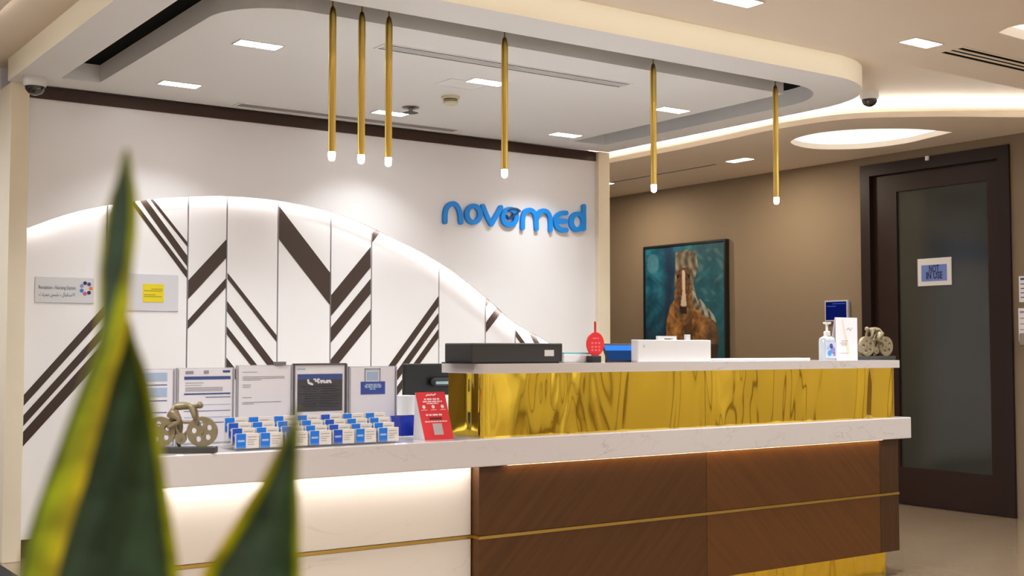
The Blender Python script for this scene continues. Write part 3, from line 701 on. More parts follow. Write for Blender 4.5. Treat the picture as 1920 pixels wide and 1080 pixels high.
# the horse painting: colours laid on a fine grid of the canvas
pa, pb_ = P(1208, 463, 0, X1 - .03), P(1364, 668, 0, X1 - .03)
py0, py1, pzb, pzt = pb_.y, pa.y, 1.00, 2.05
pic = thing('picture', 'framed painting of a brown horse on a teal ground', 'picture', (X1, (py0 + py1) / 2, pzb))
part('frame', MB().prism([(py0, pzb), (py1, pzb), (py1, pzt), (py0, pzt)], X1 - .045, X1, 0, [[(py0 + .018, pzb + .018), (py1 - .018, pzb + .018), (py1 - .018, pzt - .018), (py0 + .018, pzt - .018)]]), black_p, pic, world=True)
def inside(poly, x, y):
    c = False
    for i in range(len(poly)):
        a_, b_ = poly[i - 1], poly[i]
        if (a_[1] > y) != (b_[1] > y) and x < (b_[0] - a_[0]) * (y - a_[1]) / (b_[1] - a_[1]) + a_[0]: c = not c
    return c
def paint(u, v):
    """u 0..1 across, v 0..1 down"""
    n = lambda s, a: math.sin(u * 17 * s + 3 * math.sin(v * 9 * s + a)) * math.sin(v * 13 * s + a + 2 * math.sin(u * 7 * s))
    c = Vector((16, 84, 104)) + Vector((14, 24, 24)) * n(1, 0.3) + Vector((8, 10, 12)) * n(3.1, 1.1)
    if u > .6: c = c.lerp(Vector((26, 78, 86)), .6)
    c = c.lerp(Vector((18, 34, 62)), .8 * math.exp(-((u - .31 - .02 * math.sin(v * 7)) / .075) ** 2))
    if v > .62 and u < .35: c = c.lerp(Vector((16, 26, 50)), min(1, (v - .62) * 3))
    if (u - .10) ** 2 / .006 + (v - .14) ** 2 / .008 < 1: c = c.lerp(Vector((110, 140, 150)), .45)
    if u > .55 and .05 < v < .5: c = c.lerp(Vector((112, 122, 118)), max(0, .55 * n(2.2, .7)))
    body = [(.33, .52), (.42, .44), (.58, .42), (.75, .55), (.88, .66), (.93, .80), (.90, 1.0), (.28, 1.0), (.27, .68)]
    if inside(body, u, v):
        c = Vector((132, 90, 46)) + Vector((40, 30, 18)) * n(1.6, .5) + Vector((20, 16, 10)) * n(4, .2)
        if u > .72: c = c.lerp(Vector((56, 50, 46)), (u - .72) * 3.6)
        if abs(u - .55) < .05 and v > .6: c = c.lerp(Vector((64, 44, 28)), .7)
        if v > .86: c = c.lerp(Vector((36, 26, 20)), .6)
    mane = [(.40, .06), (.55, .04), (.66, .08), (.68, .20), (.62, .34), (.66, .46), (.80, .56), (.90, .66), (.78, .64), (.62, .54), (.55, .46), (.45, .5), (.38, .34), (.40, .16)]
    if inside(mane, u, v): c = Vector((104, 96, 80)) + Vector((44, 42, 38)) * (.6 * math.sin(u * 70 + 5 * math.sin(v * 12)) + .5 * n(2.3, 1.7))
    if inside([(.58, .38), (.64, .42), (.92, .66), (.9, .68), (.74, .6)], u, v) and math.sin(u * 90 - v * 40) > -.2: c = c.lerp(Vector((170, 178, 180)), .75)
    neck = [(.38, .40), (.48, .30), (.60, .36), (.62, .60), (.52, .70), (.38, .62)]
    if inside(neck, u, v): c = Vector((112, 80, 46)) + Vector((26, 20, 12)) * n(3, .9)
    head = [(.41, .23), (.46, .20), (.56, .20), (.585, .24), (.575, .38), (.55, .50), (.52, .58), (.45, .58), (.43, .48), (.41, .34)]
    if inside(head, u, v): c = Vector((88, 56, 34)) + Vector((26, 18, 10)) * n(4, .4)
    if inside([(.48, .22), (.515, .22), (.52, .40), (.535, .52), (.50, .55), (.46, .52), (.485, .40)], u, v): c = Vector((196, 176, 156))
    if inside([(.44, .53), (.54, .53), (.53, .60), (.46, .60)], u, v): c = Vector((34, 24, 20))
    for ex in (.43, .565):
        if (u - ex) ** 2 / .0003 + (v - .27) ** 2 / .0003 < 1: c = Vector((26, 18, 14))
    if inside([(.40, .10), (.44, .03), (.47, .10)], u, v) or inside([(.57, .09), (.61, .03), (.63, .11)], u, v): c = Vector((84, 70, 52))
    return [max(0, min(255, x)) for x in c]
NX, NY = 130, 140
cv_v = [(X1 - .034, py1 - .018 - (py1 - py0 - .036) * i / NX, pzt - .018 - (pzt - pzb - .036) * j / NY) for j in range(NY + 1) for i in range(NX + 1)]
cv_f = [(j * (NX + 1) + i, j * (NX + 1) + i + 1, (j + 1) * (NX + 1) + i + 1, (j + 1) * (NX + 1) + i) for j in range(NY) for i in range(NX)]
canvas = part('canvas', MB().add(cv_v, cv_f), None, pic, world=True, label='painted canvas')
att = canvas.data.color_attributes.new('paint', 'FLOAT_COLOR', 'POINT')
for i in range((NX + 1) * (NY + 1)): att.data[i].color = rgb(*paint((i % (NX + 1)) / NX, (i // (NX + 1)) / NY))
cm = mat('oil_paint', (1, 1, 1, 1), .45, bump=.15, bscale=60); ca = cm.node_tree.nodes.new('ShaderNodeAttribute'); ca.attribute_name = 'paint'
cm.node_tree.links.new(ca.outputs['Color'], cm.node_tree.nodes['Principled BSDF'].inputs['Base Color']); canvas.data.materials.append(cm)
part('back_board', MB().box((X1 - .030, py0 + .01, pzb + .01), (X1 - .001, py1 - .01, pzt - .01)), black_p, pic, world=True)

t, a, b = side_board('wall_screen', 'small dark blue touch screen on the beige wall beside the door', 'screen', 1546, 564, 1590, 602, white_p, X1, .025)
part('case', MB().rbox((X1 - .025, b.y, b.z), (X1 - .0005, a.y, a.z), .004), mat('silver_plastic', rgb(190, 190, 200), .35), t, world=True)
w_, h_ = a.y - b.y, a.z - b.z
scr = part('screen', MB().box((X1 - .0265, b.y + .014, b.z + .012), (X1 - .025, a.y - .012, a.z - .010)), glow('screen_navy', rgb(12, 22, 84), .8), t, world=True)
sm_ = MB()
for k_, (u0, u1, vv) in enumerate(((.35, .9, .16), (.1, .5, .28))): sm_.box((X1 - .027, b.y + w_ * (1 - u1), a.z - h_ * vv - .003), (X1 - .0265, b.y + w_ * (1 - u0), a.z - h_ * vv + .003))
part('screen_text', sm_, glow('screen_text', rgb(60, 80, 190), .8), scr, world=True)
for x0, y0, x1, y1, lb in ((1910, 518, 1962, 565, 'upper printed notice on the wall past the dark door'), (1909, 578, 1962, 640, 'lower printed notice on the wall past the dark door')):
    t, a, b = side_board('wall_notice', lb, 'notice', x0, y0, x1, y1, paper, X1, .004)
    part('sheet', MB().box((X1 - .004, b.y, b.z), (X1 - .0005, a.y, a.z)), paper, t, world=True)
    pm = MB(); h_ = a.z - b.z
    for k_ in range(5): pm.box((X1 - .0045, b.y + .02, a.z - h_ * (.13 + .17 * k_) - .004), (X1 - .004, a.y - .012, a.z - h_ * (.13 + .17 * k_) + (.010 if k_ == 0 else .002)))
    part('print', pm, ink_blue if y0 < 550 else ink_grey, t, world=True)
q = P(1918, 632, 0, X1 - .03)
hd = thing('wall_dispenser', 'small grey metal holder on the wall past the dark door', 'holder', (X1, q.y - .03, q.z - .06))
part('body', MB().rbox((-.07, -.05, 0), (-.006, .035, .085), .01), mat('brushed_steel', rgb(150, 140, 126), .35, metal=.8), hd)
part('bracket', MB().box((-.008, -.03, .01), (0, .02, .07)), slate, hd)

# ------------------------------------------------------------------ bronze cyclists
def cyclist(label, loc, rz, flip=1):
    t = thing('cyclist_sculpture', label, 'sculpture', loc, 'bronze cyclist sculptures', rotz=rz)
    K = .0002
    def c(x, y): return ((x - 405) * K * flip, (1010 - y) * K)
    part('plinth', MB().rbox((-.115, -.03, 0), (.115, .03, .0195), .002), slate, t)
    def wheel(cx, cy, r, nh, hr, hd_, th=.018):
        x, z = c(cx, cy); hs = [circle(x + hd_ * K * math.cos(.5 + 2 * math.pi * k / nh), z + hd_ * K * math.sin(.5 + 2 * math.pi * k / nh), hr * K, 12) for k in range(nh)] if nh else []
        return MB().prism(circle(x, z, r * K, 36), -th / 2, th / 2, 1, hs).tube([(x, -th * .7, z), (x, th * .7, z)], .006, 12)
    part('wheel', wheel(750, 662, 250, 5, 48, 135), bronze, t, label='bronze wheel with five round holes')
    part('wheel', wheel(60, 662, 250, 5, 48, 135), bronze, t, label='bronze wheel with five round holes')
    part('chainring', wheel(400, 770, 92, 1, 22, 0, .014), bronze, t)
    fr = MB()
    for p_, q_ in (((60, 662), (400, 770)), ((400, 770), (640, 520)), ((640, 430), (750, 662)), ((60, 662), (230, 480)), ((400, 770), (240, 480)), ((240, 500), (640, 500))):
        (xa, za), (xb, zb) = c(*p_), c(*q_); fr.tube([(xa, 0, za), (xb, 0, zb)], .0055, 8)
    xa, za = c(640, 440); fr.tube([(xa, -.02, za), (xa, .02, za)], .005, 8)
    part('frame', fr, bronze, t)
    pts, rad = [], []
    def v(x, y, s, r): xx, zz = c(x, y); pts.append((xx, s, zz)); rad.append(r * 1.15); return len(pts) - 1
    hip = v(215, 290, 0, .017); e = []
    spn = v(390, 235, 0, .0125); sh = v(570, 235, 0, .0125); nk = v(650, 235, 0, .007); hdv = v(700, 225, 0, .0125); h2 = v(760, 200, 0, .0105)
    e += [(hip, spn), (spn, sh), (sh, nk), (nk, hdv), (hdv, h2)]
    for s, kx, ky, fx, fy in ((-.013, 415, 480, 190, 590), (.013, 375, 560, 330, 880)):
        h_ = v(250, 330, s, .013); kn = v(kx, ky, s * 1.2, .010); an = v(fx, fy, s * 1.2, .0065); ft = v(fx + 60, fy + 25, s * 1.2, .006)
        e += [(hip, h_), (h_, kn), (kn, an), (an, ft)]
        a1 = v(590, 262, s * 1.1, .0095); el = v(620, 360, s * 1.5, .0075); ha = v(645, 445, s * 1.3, .006)
        e += [(sh, a1), (a1, el), (el, ha)]
    me = skin_mesh('rider', pts, e, rad, 1); me.materials.append(bronze)
    o = bpy.data.objects.new('rider', me); COL.objects.link(o); o.parent = t; o['label'] = 'bronze rider bent low over the wheel'
    part('seat', MB().rbox((c(180, 0)[0] - .014, -.008, c(0, 470)[1] - .004), (c(180, 0)[0] + .018, .008, c(0, 470)[1] + .005), .003), bronze, t)
    return t
q = P(352, 850, 2, SZ1)
cyclist('bronze racing cyclist on a dark plinth beside the blue and white cards', (q.x - .01, q.y + .035, SZ1), math.radians(-33))
q = P(1642, 676, 1, 4.05)
cyclist('bronze racing cyclist on a dark plinth on the raised shelf near the door', (q.x, 4.05, TZ), math.radians(-4), -1)

# ------------------------------------------------------------------ sign holders on the lower worktop
SHEET = {}
YH = 4.19
def holder(label, x0, y0, x1, yy=YH):
    a = P(x0, y0, 1, yy); b = P(x1, y0, 1, yy)
    t = thing('sign_holder', label, 'sign holder', ((a.x + b.x) / 2, yy, SZ1), 'acrylic sign holders on the worktop')
    w2 = (b.x - a.x) / 2; h = a.z - SZ1
    part('foot', MB().rbox((-w2, -.045, 0), (w2, .03, .004), .001, seg=1), acrylic, t)
    part('front_sheet', MB().box((-w2, -.006, .004), (w2, -.004, h)), acrylic, t)
    part('back_sheet', MB().box((-w2, .001, .004), (w2, .004, h)), acrylic_w, t)
    for s in (-1, 1): part('edge', MB().box((s * w2 - .002, -.007, .004), (s * w2 + .002, .005, h)), mat('acrylic_edge', rgb(176, 172, 180), .2), t)
    p_ = part('sheet', MB().box((-w2 + .006, -.0035, .012), (w2 - .006, -.001, h - .004)), paper, t)
    SHEET[t.name] = p_
    return t, w2, h
def prints(t, w2, h, rects, name='print'):
    mb = MB()
    for u0, u1, v0, v1, M_ in rects: mb.box((-w2 + 2 * w2 * u0, -.0042, h * (1 - v1)), (-w2 + 2 * w2 * u1, -.0036, h * (1 - v0)), M_)
    return part(name, mb, None, SHEET[t.name])
lg_ = lambda u0, u1, v, hh=.008, M_=None: (u0, u1, v, v + hh, M_ or ink_grey)
t, w2, h = holder('clear holder with a pale blue leaflet, half hidden by the big leaf', 232, 692, 327)
prints(t, w2, h, [(.1, .85, .05, .16, ink_light)] + [lg_(.1, .85, v, .012, ink_blue) for v in (.2, .4, .55, .7)] + [(.1, .85, .24, .36, ink_light)])
t, w2, h = holder('clear holder with a form under a blue heading bar', 332, 690, 438)
prints(t, w2, h, [(.14, .28, .04, .08, ink_grey), (.46, .55, .035, .08, ink_grey), (.80, .93, .035, .065, ink_blue), (.12, .94, .11, .152, ink_blue), lg_(.14, .46, .19), lg_(.14, .42, .22)]
       + [lg_(.14, .8, v, .006) for v in (.25, .265, .28, .295)] + [(.12, .94, .325, .345, ink_blue), (.5, .94, .375, .385, ink_blue), (.12, .94, .47, .478, ink_light), (.12, .94, .55, .558, ink_blue), (.12, .94, .63, .64, ink_light), (.12, .94, .7, .71, ink_blue)])
t, w2, h = holder('clear holder with a white letter of grey lines', 444, 685, 547)
prints(t, w2, h, [lg_(.1, .36, .085), lg_(.1, .86, .145), lg_(.1, .86, .165), lg_(.1, .44, .185), lg_(.1, .25, .25), lg_(.1, .24, .275), lg_(.1, .26, .41), lg_(.1, .8, .47), lg_(.1, .3, .49)])
part('clip', MB().box((w2 * .35, -.01, h), (w2 * .75, .008, h + .012)), grey_p, t)
t, w2, h = holder('clear holder with a dark navy price poster showing a telephone symbol', 550, 683, 648, YH)
prints(t, w2, h, [(.06, .22, .055, .075, ink_light), (.07, .93, .13, .20, ink_blue), (.07, .93, .20, .62, mat('poster_dark', rgb(40, 32, 42), .4))])
tm = MB()
tm.prism(stroke([(-w2 * .46, h * .79), (-w2 * .44, h * .755), (-w2 * .30, h * .735)], .008), -.0048, -.0042, 1)
words(tm, -w2 * .26, -w2 * .02, h * .800, .006, -.0042); words(tm, -w2 * .20, w2 * .44, h * .778, .007, -.0042); words(tm, -w2 * .10, w2 * .44, h * .758, .006, -.0042)
part('lettering', tm, paper, SHEET[t.name])
prints(t, w2, h, [lg_(.16 + .02 * (k_ % 3), .42, .29 + .032 * k_, .007, mat('poster_ink', rgb(118, 104, 112), .6)) for k_ in range(9)] + [lg_(.5, .84 - .03 * (k_ % 2), .29 + .032 * k_, .007, MATS['poster_ink']) for k_ in range(9)], 'price_list')
fr = MB()
for s in (-1, 1): fr.box((s * w2 - .004, -.008, .1), (s * w2 + .004, .006, h))
fr.box((-w2, -.008, h - .004), (w2, .006, h + .003))
part('metal_frame', fr, mat('frame_grey', rgb(96, 92, 98), .35, metal=.5), t, label='grey metal frame')
t, w2, h = holder('clear holder with a leaflet showing a phone above a blue block', 654, 687, 742)
prints(t, w2, h, [(.32, .66, .03, .045, ink_grey), (.32, .345, .03, .22, ink_grey), (.635, .66, .03, .22, ink_grey), (.36, .62, .05, .06, ink_light), (.37, .61, .075, .20, ink_light), (.24, .76, .215, .395, mat('leaflet_blue', rgb(16, 62, 160), .5))])
wl = MB()
for z_, a_, b_ in ((.745, -.3, .3), (.725, -.36, .36), (.705, -.34, .34), (.68, -.14, .14)): words(wl, w2 * a_, w2 * b_, h * z_, .0045, -.0042)
part('lettering', wl, ink_light, SHEET[t.name])

# ------------------------------------------------------------------ business card stands
ords = ['first', 'second', 'third', 'fourth', 'fifth', 'sixth', 'seventh']; tiers = ['front', 'second', 'third', 'rear']
WC, HC = .082, .050
cards_x = [447, 492, 540, 584, 630, 673, 718]; cards_y = [846, 843.5, 841, 838.5, 836.5, 834.5, 832.5]
blues = [card_blue, card_blue, card_blue, card_blue, card_navy, card_blue, card_blue]
def make_stand(label, loc):
    t = thing('card_stand', label, 'card holder', loc, 'tiered card stands')
    part('base', MB().box((-.003, -.004, 0), (WC + .003, .128, .003)), acrylic, t)
    for k_ in range(4):
        part('step', MB().box((-.003, .001 + .034 * k_, .003), (WC + .003, .003 + .034 * k_, .006 + .0165 * k_)), acrylic, t)
        part('lip', MB().box((-.003, -.004 + .034 * k_, .003 + .0165 * k_), (WC + .003, -.0025 + .034 * k_, .014 + .0165 * k_)), acrylic, t)
    return t
for c_ in range(7):
    q = P(cards_x[c_], cards_y[c_], 2, SZ1)
    loc = Vector((q.x, 3.915, SZ1))
    if c_ == 0: stand = st = make_stand('clear four-step card stand, first from the bronze cyclist', loc)
    else: st = copy_tree(stand); st.location = loc
    st['label'] = 'clear four-step card stand, %s from the bronze cyclist' % ords[c_]
    for k_ in range(4):
        o = loc + Vector((0, .034 * k_, .0165 * k_ + .0062))
        t = thing('card_stack', 'blue-ended white cards, %s step, %s stand from the cyclist' % (tiers[k_], ords[c_]), 'cards', o, 'cards in the tiered stands')
        cds = part('cards', MB().box((0, .004, 0), (WC, .016, HC)), card_white, t)
        bl = card_navy if (c_ in (0, 4) and k_ in (1, 2)) else blues[c_]
        part('blue_band', MB().box((0, .0034, .0006), (WC * .42, .004, HC)), bl, cds, label='blue printed end')
        pr = MB().box((WC * .06, .0030, HC * .45), (WC * .36, .0034, HC * .58), ink_light)
        for z_ in (.75, .55, .4, .25): pr.box((WC * .5, .0036, HC * z_), (WC * (.9 if z_ > .5 else .78), .004, HC * (z_ + .04)), ink_grey)
        part('print', pr, None, cds)

# ------------------------------------------------------------------ red tent card, blue box, monitor, white bin
q0, q1 = P(797, 824, 1, 3.955), P(851, 824, 1, 3.955)
tc_ = thing('tent_card', 'red and white folded payment card beside the gold screen', 'sign', (q0.x, 3.955, SZ1))
tw_, th_ = (q1.x - q0.x), P(785, 735, 1, 4.02).z - SZ1
lean = .035
xf = Matrix(((1, 0, 0, 0), (0, 1, lean / th_, 0), (0, 0, 1, 0), (0, 0, 0, 1))) @ Matrix.Shear('XY', 4, (0, 0))
shx = Matrix.Identity(4); shx[0][2] = -.12; shx[1][2] = lean / th_
part('front_leaf', MB().box((0, 0, 0), (tw_, .0025, th_), xf=shx), red_m, tc_)
shb = Matrix.Identity(4); shb[0][2] = -.12; shb[1][2] = -(.085 - lean) / th_
part('back_leaf', MB().box((0, .085, 0), (tw_, .0875, th_), xf=shb), paper, tc_)
sf = Matrix.Identity(4)
side = MB().add([(-.0005, 0, 0), (-.0005, .087, 0), (-.12 * th_ - .0005, lean + .0025, th_)], [(0, 1, 2)]).add([(.0015, .001, 0), (.0015, .086, 0), (-.12 * th_ + .0015, lean + .0015, th_)], [(2, 1, 0)])
part('side_leaf', side, paper, tc_)
lt = MB(); 
lt.prism(stroke([(tw_ * .34, th_ * .925), (tw_ * .40, th_ * .945), (tw_ * .46, th_ * .93), (tw_ * .52, th_ * .95), (tw_ * .58, th_ * .93), (tw_ * .66, th_ * .955)], .005), -.001, -.0004, 1)
for z_, a_, b_, hh_ in ((.85, .24, .76, .006), (.80, .18, .84, .005), (.76, .3, .7, .004), (.52, .2, .8, .006), (.38, .12, .88, .004)): words(lt, tw_ * a_, tw_ * b_, th_ * z_, hh_, -.0004)
for u_ in (.18, .5, .82): lt.prism(circle(tw_ * u_, th_ * .69, .007, 10), -.0012, -.0004, 1).box((tw_ * (u_ - .1), -.0012, th_ * .62), (tw_ * (u_ + .1), -.0004, th_ * .63))
lt.v = [shx @ p for p in lt.v]
part('lettering', lt, mat('white_ink', rgb(250, 215, 215), .6), tc_)['kind'] = 'stuff'
bar = MB().box((tw_ * .3, -.001, th_ * .42), (tw_ * .72, -.0004, th_ * .465), xf=shx)
part('dark_bar', bar, mat('maroon_ink', rgb(80, 26, 26), .6), tc_)
part('blank_square', MB().box((tw_ * .36, -.001, th_ * .10), (tw_ * .68, -.0004, th_ * .34), xf=shx), mat('grey_block', rgb(186, 176, 176), .6), tc_, label='plain grey square')

q = P(766, 818, 2, SZ1); a = P(753, 782, 1, 4.08); b = P(781, 782, 1, 4.08)
bb = thing('leaflet_box', 'small open royal blue box between the card stands and the red card', 'box', ((a.x + b.x) / 2 + .004, 4.10, SZ1))
w2 = (b.x - a.x) / 2 + .012; h = a.z - SZ1
tp = MB().add([(-w2, -.03, .010), (w2, -.03, .010), (w2, .03, .010), (-w2, .03, .010), (-w2 - .008, -.035, h), (w2 + .008, -.035, h), (w2 + .008, .035, h), (-w2 - .008, .035, h)], [(0, 1, 2, 3), (0, 1, 5, 4), (1, 2, 6, 5), (2, 3, 7, 6), (3, 0, 4, 7)])
part('tray', tp, mat('royal_blue', rgb(18, 52, 190), .35), bb)
part('rim', MB().prism([(-w2 - .01, -.037), (w2 + .01, -.037), (w2 + .01, .037), (-w2 - .01, .037)], h, h + .003, 2, [[(-w2 - .005, -.032), (w2 + .005, -.032), (w2 + .005, .032), (-w2 - .005, .032)]]), MATS['royal_blue'], bb)
part('foot', MB().box((-w2 - .01, -.04, 0), (w2 + .01, .04, .010)), acrylic, bb)

YMn = 4.62
a = P(758, 682, 1, YMn); z_lo = P(780, 742, 1, YMn).z
mo = thing('monitor', 'black computer monitor seen from behind beside the gold screen', 'monitor', (a.x + .27, YMn, .74))
part('back_shell', MB().rbox((-.27, 0, z_lo - .74), (.27, .022, a.z - .74), .006), black_p, mo)
hmp = part('hump', MB().rbox((-.15, -.035, z_lo - .70), (.15, .002, a.z - .80), .02), black_p, mo)
part('label_strip', MB().box((-.13, -.0365, z_lo - .69), (.06, -.035, z_lo - .678)), mat('pale_teal', rgb(150, 176, 180), .5), hmp)
nk_ = MB().add([(-.215, .005, .11 + .012), (-.05, .005, .11 + .012), (-.11, .005, .01), (-.13, .005, .01), (-.215, .02, .122), (-.05, .02, .122), (-.11, .02, .01), (-.13, .02, .01)], [(0, 1, 2, 3), (4, 5, 6, 7), (0, 1, 5, 4), (1, 2, 6, 5), (2, 3, 7, 6), (3, 0, 4, 7)])
nk_.v = [Vector((p.x, p.y, .01 + (p.z - .01) * (z_lo - .74 - .01 + .02) / .112)) for p in nk_.v]
part('neck', nk_, black_p, mo)
part('foot', MB().rbox((-.24, -.06, 0), (-.02, .12, .01), .004), black_p, mo)
a = P(741, 742, 1, 4.46); b = P(774, 742, 1, 4.46)
bn = thing('paper_cup', 'white tapered cup behind the blue box', 'cup', ((a.x + b.x) / 2 + .006, 4.46, .74))
part('wall', MB().lathe([(.032, 0), (.036, .03), (.047, a.z - .74 - .004), (.049, a.z - .74), (.044, a.z - .74), (.03, .006)]), white_p, bn, smooth=True)
part('rim', MB().lathe([(.0495, a.z - .746), (.0495, a.z - .740)]), white_p, bn)

# ------------------------------------------------------------------ things on the raised shelf
def top_px(x, y, yy): return P(x, y, 1, yy)
a, b = P(885, 643, 1, 3.93), P(1055, 643, 1, 3.93)
bx = thing('receipt_printer', 'long charcoal box with a small white sticker on the raised shelf', 'printer', ((a.x + b.x) / 2, 3.93, TZ))
w2, h = (b.x - a.x) / 2, a.z - TZ
part('case', MB().rbox((-w2, 0, .004), (w2, .20, h), .005), char_p, bx)
part('foot', MB().box((-w2 - .02, .01, 0), (w2 - .01, .19, .005)), black_p, bx)
part('sticker', MB().box((w2 - .092, -.001, h * .35), (w2 - .045, .0002, h * .66)), white_p, bx, label='white sticker')
part('seam', MB().box((-w2 + .004, -.0008, h * .86), (w2 - .004, .0002, h * .875)), black_p, bx)
a, b = P(1056, 661, 1, 4.06), P(1103, 661, 1, 4.06)
pt = thing('paper_tray', 'white tray with a teal edge between the charcoal box and the red tag', 'tray', ((a.x + b.x) / 2, 4.10, TZ))
w2, h = (b.x - a.x) / 2 + .02, a.z - TZ
part('tray', MB().rbox((-w2, -.07, 0), (w2, .07, h - .008), .004), white_p, pt)
part('sheet', MB().box((-w2 + .004, -.068, h - .008), (w2 - .004, .066, h - .004)), paper, pt)
part('cover', MB().box((-w2 + .002, -.069, h - .004), (w2 - .002, .068, h)), mat('teal_card', rgb(70, 190, 190), .5), pt, label='teal cover')
q = P(1116, 645, 1, 4.0)
rt_ = thing('table_number', 'red oval tag on a short stand at the raised shelf', 'tag', (q.x, 4.0, TZ))
cz = q.z - TZ; 
part('disc', MB().prism(circle(0, cz, .046, 28, .050), -.004, .004, 1), red_m, rt_)
part('hook', MB().tube([(0, 0, cz + .04), (0, 0, cz + .09), (-.004, 0, cz + .094)], .0045, 8), red_m, rt_)
part('neck', MB().box((-.016, -.003, .012), (.016, .003, cz - .045)), red_m, rt_)
part('foot', MB().rbox((-.034, -.02, 0), (.018, .02, .028), .003), black_p, rt_)
lw = words(MB(), -.016, .016, cz + .024, .006, -.004)
for z_ in (.004, -.012, -.026): 
    for u_ in (-.024, -.006, .012): lw.box((u_, -.0046, cz + z_ - .004), (u_ + .011, -.004, cz + z_ + .004))
part('lettering', lw, mat('pale_red_ink', rgb(240, 110, 110), .6), rt_)
a, b = P(1141, 644, 1, 4.0), P(1199, 644, 1, 4.0)
tb = thing('tablet', 'blue screened tablet leaning behind the white box on the raised shelf', 'tablet', ((a.x + b.x) / 2 + .02, 4.0, TZ))
w2, h = (b.x - a.x) / 2 + .02, a.z - TZ
xs = Matrix.Identity(4); xs[1][2] = .5
part('case', MB().rbox((-w2, 0, .002), (w2, .012, h), .002, xf=xs), black_p, tb)
part('screen', MB().box((-w2 + .004, -.001, .008), (w2 - .004, .0005, h - .03), xf=xs), glow('tablet_navy', rgb(38, 70, 122), .7), tb)
part('screen_band', MB().box((-w2 + .004, -.001, h - .03), (w2 - .004, .0005, h - .008), xf=xs), glow('tablet_blue', rgb(62, 136, 238), .9), tb, label='bright blue band')
part('stand', MB().box((-w2 + .03, .055, 0), (w2 - .03, .06, h * .6)), black_p, tb)
a, b = P(1196, 637, 1, 3.94), P(1333, 637, 1, 3.94)
wbx = thing('card_machine_box', 'plain white box with a small bracket on top on the raised shelf', 'box', ((a.x + b.x) / 2, 3.94, TZ))
w2, h = (b.x - a.x) / 2, a.z - TZ
part('case', MB().rbox((-w2, 0, 0), (w2, .045, h), .003), white_p, wbx)
part('bracket', MB().prism([(-.085, h), (.022, h), (.022, h + .017), (-.085, h + .017)], .015, .03, 1, [[(-.05, h + .002), (.0, h + .002), (.0, h + .006), (-.05, h + .006)]]), white_p, wbx)
part('peg', MB().rbox((.085, .02, h), (.11, .035, h + .024), .002), mat('grey_white', rgb(200, 200, 204), .4), wbx)
part('mark', MB().prism(circle(-w2 + .035, h * .72, .006, 12), -.0008, 0, 1), mat('grey_white', rgb(200, 200, 204), .4), wbx)
a, b = P(1334, 669, 1, 4.15), P(1420, 669, 1, 4.15)
solo('keyboard', MB().rbox((a.x, 4.08, TZ), (b.x + .3, 4.16, TZ + .012), .003), white_p, 'thin white strip lying behind the white box on the raised shelf', 'keyboard')

q = P(1551, 675, 1, 3.97)
sb = thing('sanitizer_bottle', 'clear pump bottle of hand sanitizer with a blue label on the raised shelf', 'bottle', (q.x, 3.97, TZ))
k_ = (P(1551, 604, 1, 3.97).z - TZ) / .185
bot = lambda s: rounded([(-.040 * s, -.024 * s), (.040 * s, -.024 * s), (.040 * s, .024 * s), (-.040 * s, .024 * s)], .012 * s, 4)
body = MB(); rings = [(0, 1), (.095, 1), (.108, .9), (.116, .55), (.120, .38)]
allv = []; nb_ = len(bot(1))
for z_, s in rings: allv += [(p[0], p[1], z_ * k_) for p in bot(s)]
fs = [tuple(range(nb_))[::-1], tuple((len(rings) - 1) * nb_ + j for j in range(nb_))] + [(i * nb_ + j, i * nb_ + (j + 1) % nb_, (i + 1) * nb_ + (j + 1) % nb_, (i + 1) * nb_ + j) for i in range(len(rings) - 1) for j in range(nb_)]
part('bottle', MB().add(allv, fs), mat('clear_gel', rgb(205, 212, 218), .08, alpha=.75), sb, smooth=True)
lbl = part('label', MB().box((-.039, -.0255, .012 * k_), (.039, -.0245, .088 * k_)), mat('label_white', rgb(206, 214, 240), .5), sb, label='white label with blue picture')
lbp = MB()
for u_, v_, r_, cc in ((-.012, .035, .014, (70, 160, 225)), (.012, .05, .017, (150, 140, 205)), (.0, .07, .012, (70, 90, 170)), (-.022, .06, .008, (150, 200, 240)), (.022, .03, .010, (170, 130, 190))):
    lbp.prism(circle(u_, v_ * k_, r_, 12), -.0262, -.0255, 1, M=mat('label_ink_%d%d%d' % cc, rgb(*cc), .5))
part('label_print', lbp, None, lbl)
part('collar', MB().lathe([(.016, .120 * k_), (.016, .138 * k_), (.012, .142 * k_)]), white_p, sb, smooth=True)
part('pump', MB().lathe([(.006, .14 * k_), (.006, .172 * k_), (.011, .174 * k_), (.011, .185 * k_)]).rbox((-.022, -.006, .176 * k_), (.026, .006, .185 * k_), .002), white_p, sb, label='white pump head')

a, b = P(1567, 595, 1, 3.965), P(1607, 595, 1, 3.965)
wc = thing('folded_card', 'tall white folded card between the sanitizer and the bronze cyclist', 'sign', (a.x, 3.965, TZ))
ww, hh = b.x - a.x, a.z - TZ
part('front_leaf', MB().box((0, 0, 0), (ww, .002, hh)), paper, wc)
shb = Matrix.Identity(4); shb[1][2] = -.04 / hh
part('back_leaf', MB().box((0, .045, 0), (ww, .047, hh), xf=shb), paper, wc)
lw = MB()
lw.prism(stroke([(ww * .5, hh * .72), (ww * .58, hh * .76), (ww * .66, hh * .71), (ww * .74, hh * .76)], .004), -.0008, 0, 1)
for z_, u0, u1 in ((.45, .25, .55), (.40, .2, .5), (.36, .25, .5), (.165, .2, .55)): lw.box((ww * u0, -.0008, hh * z_), (ww * u1, 0, hh * (z_ + .012)))
part('print', lw, mat('pale_grey_ink', rgb(186, 178, 182), .7), wc)
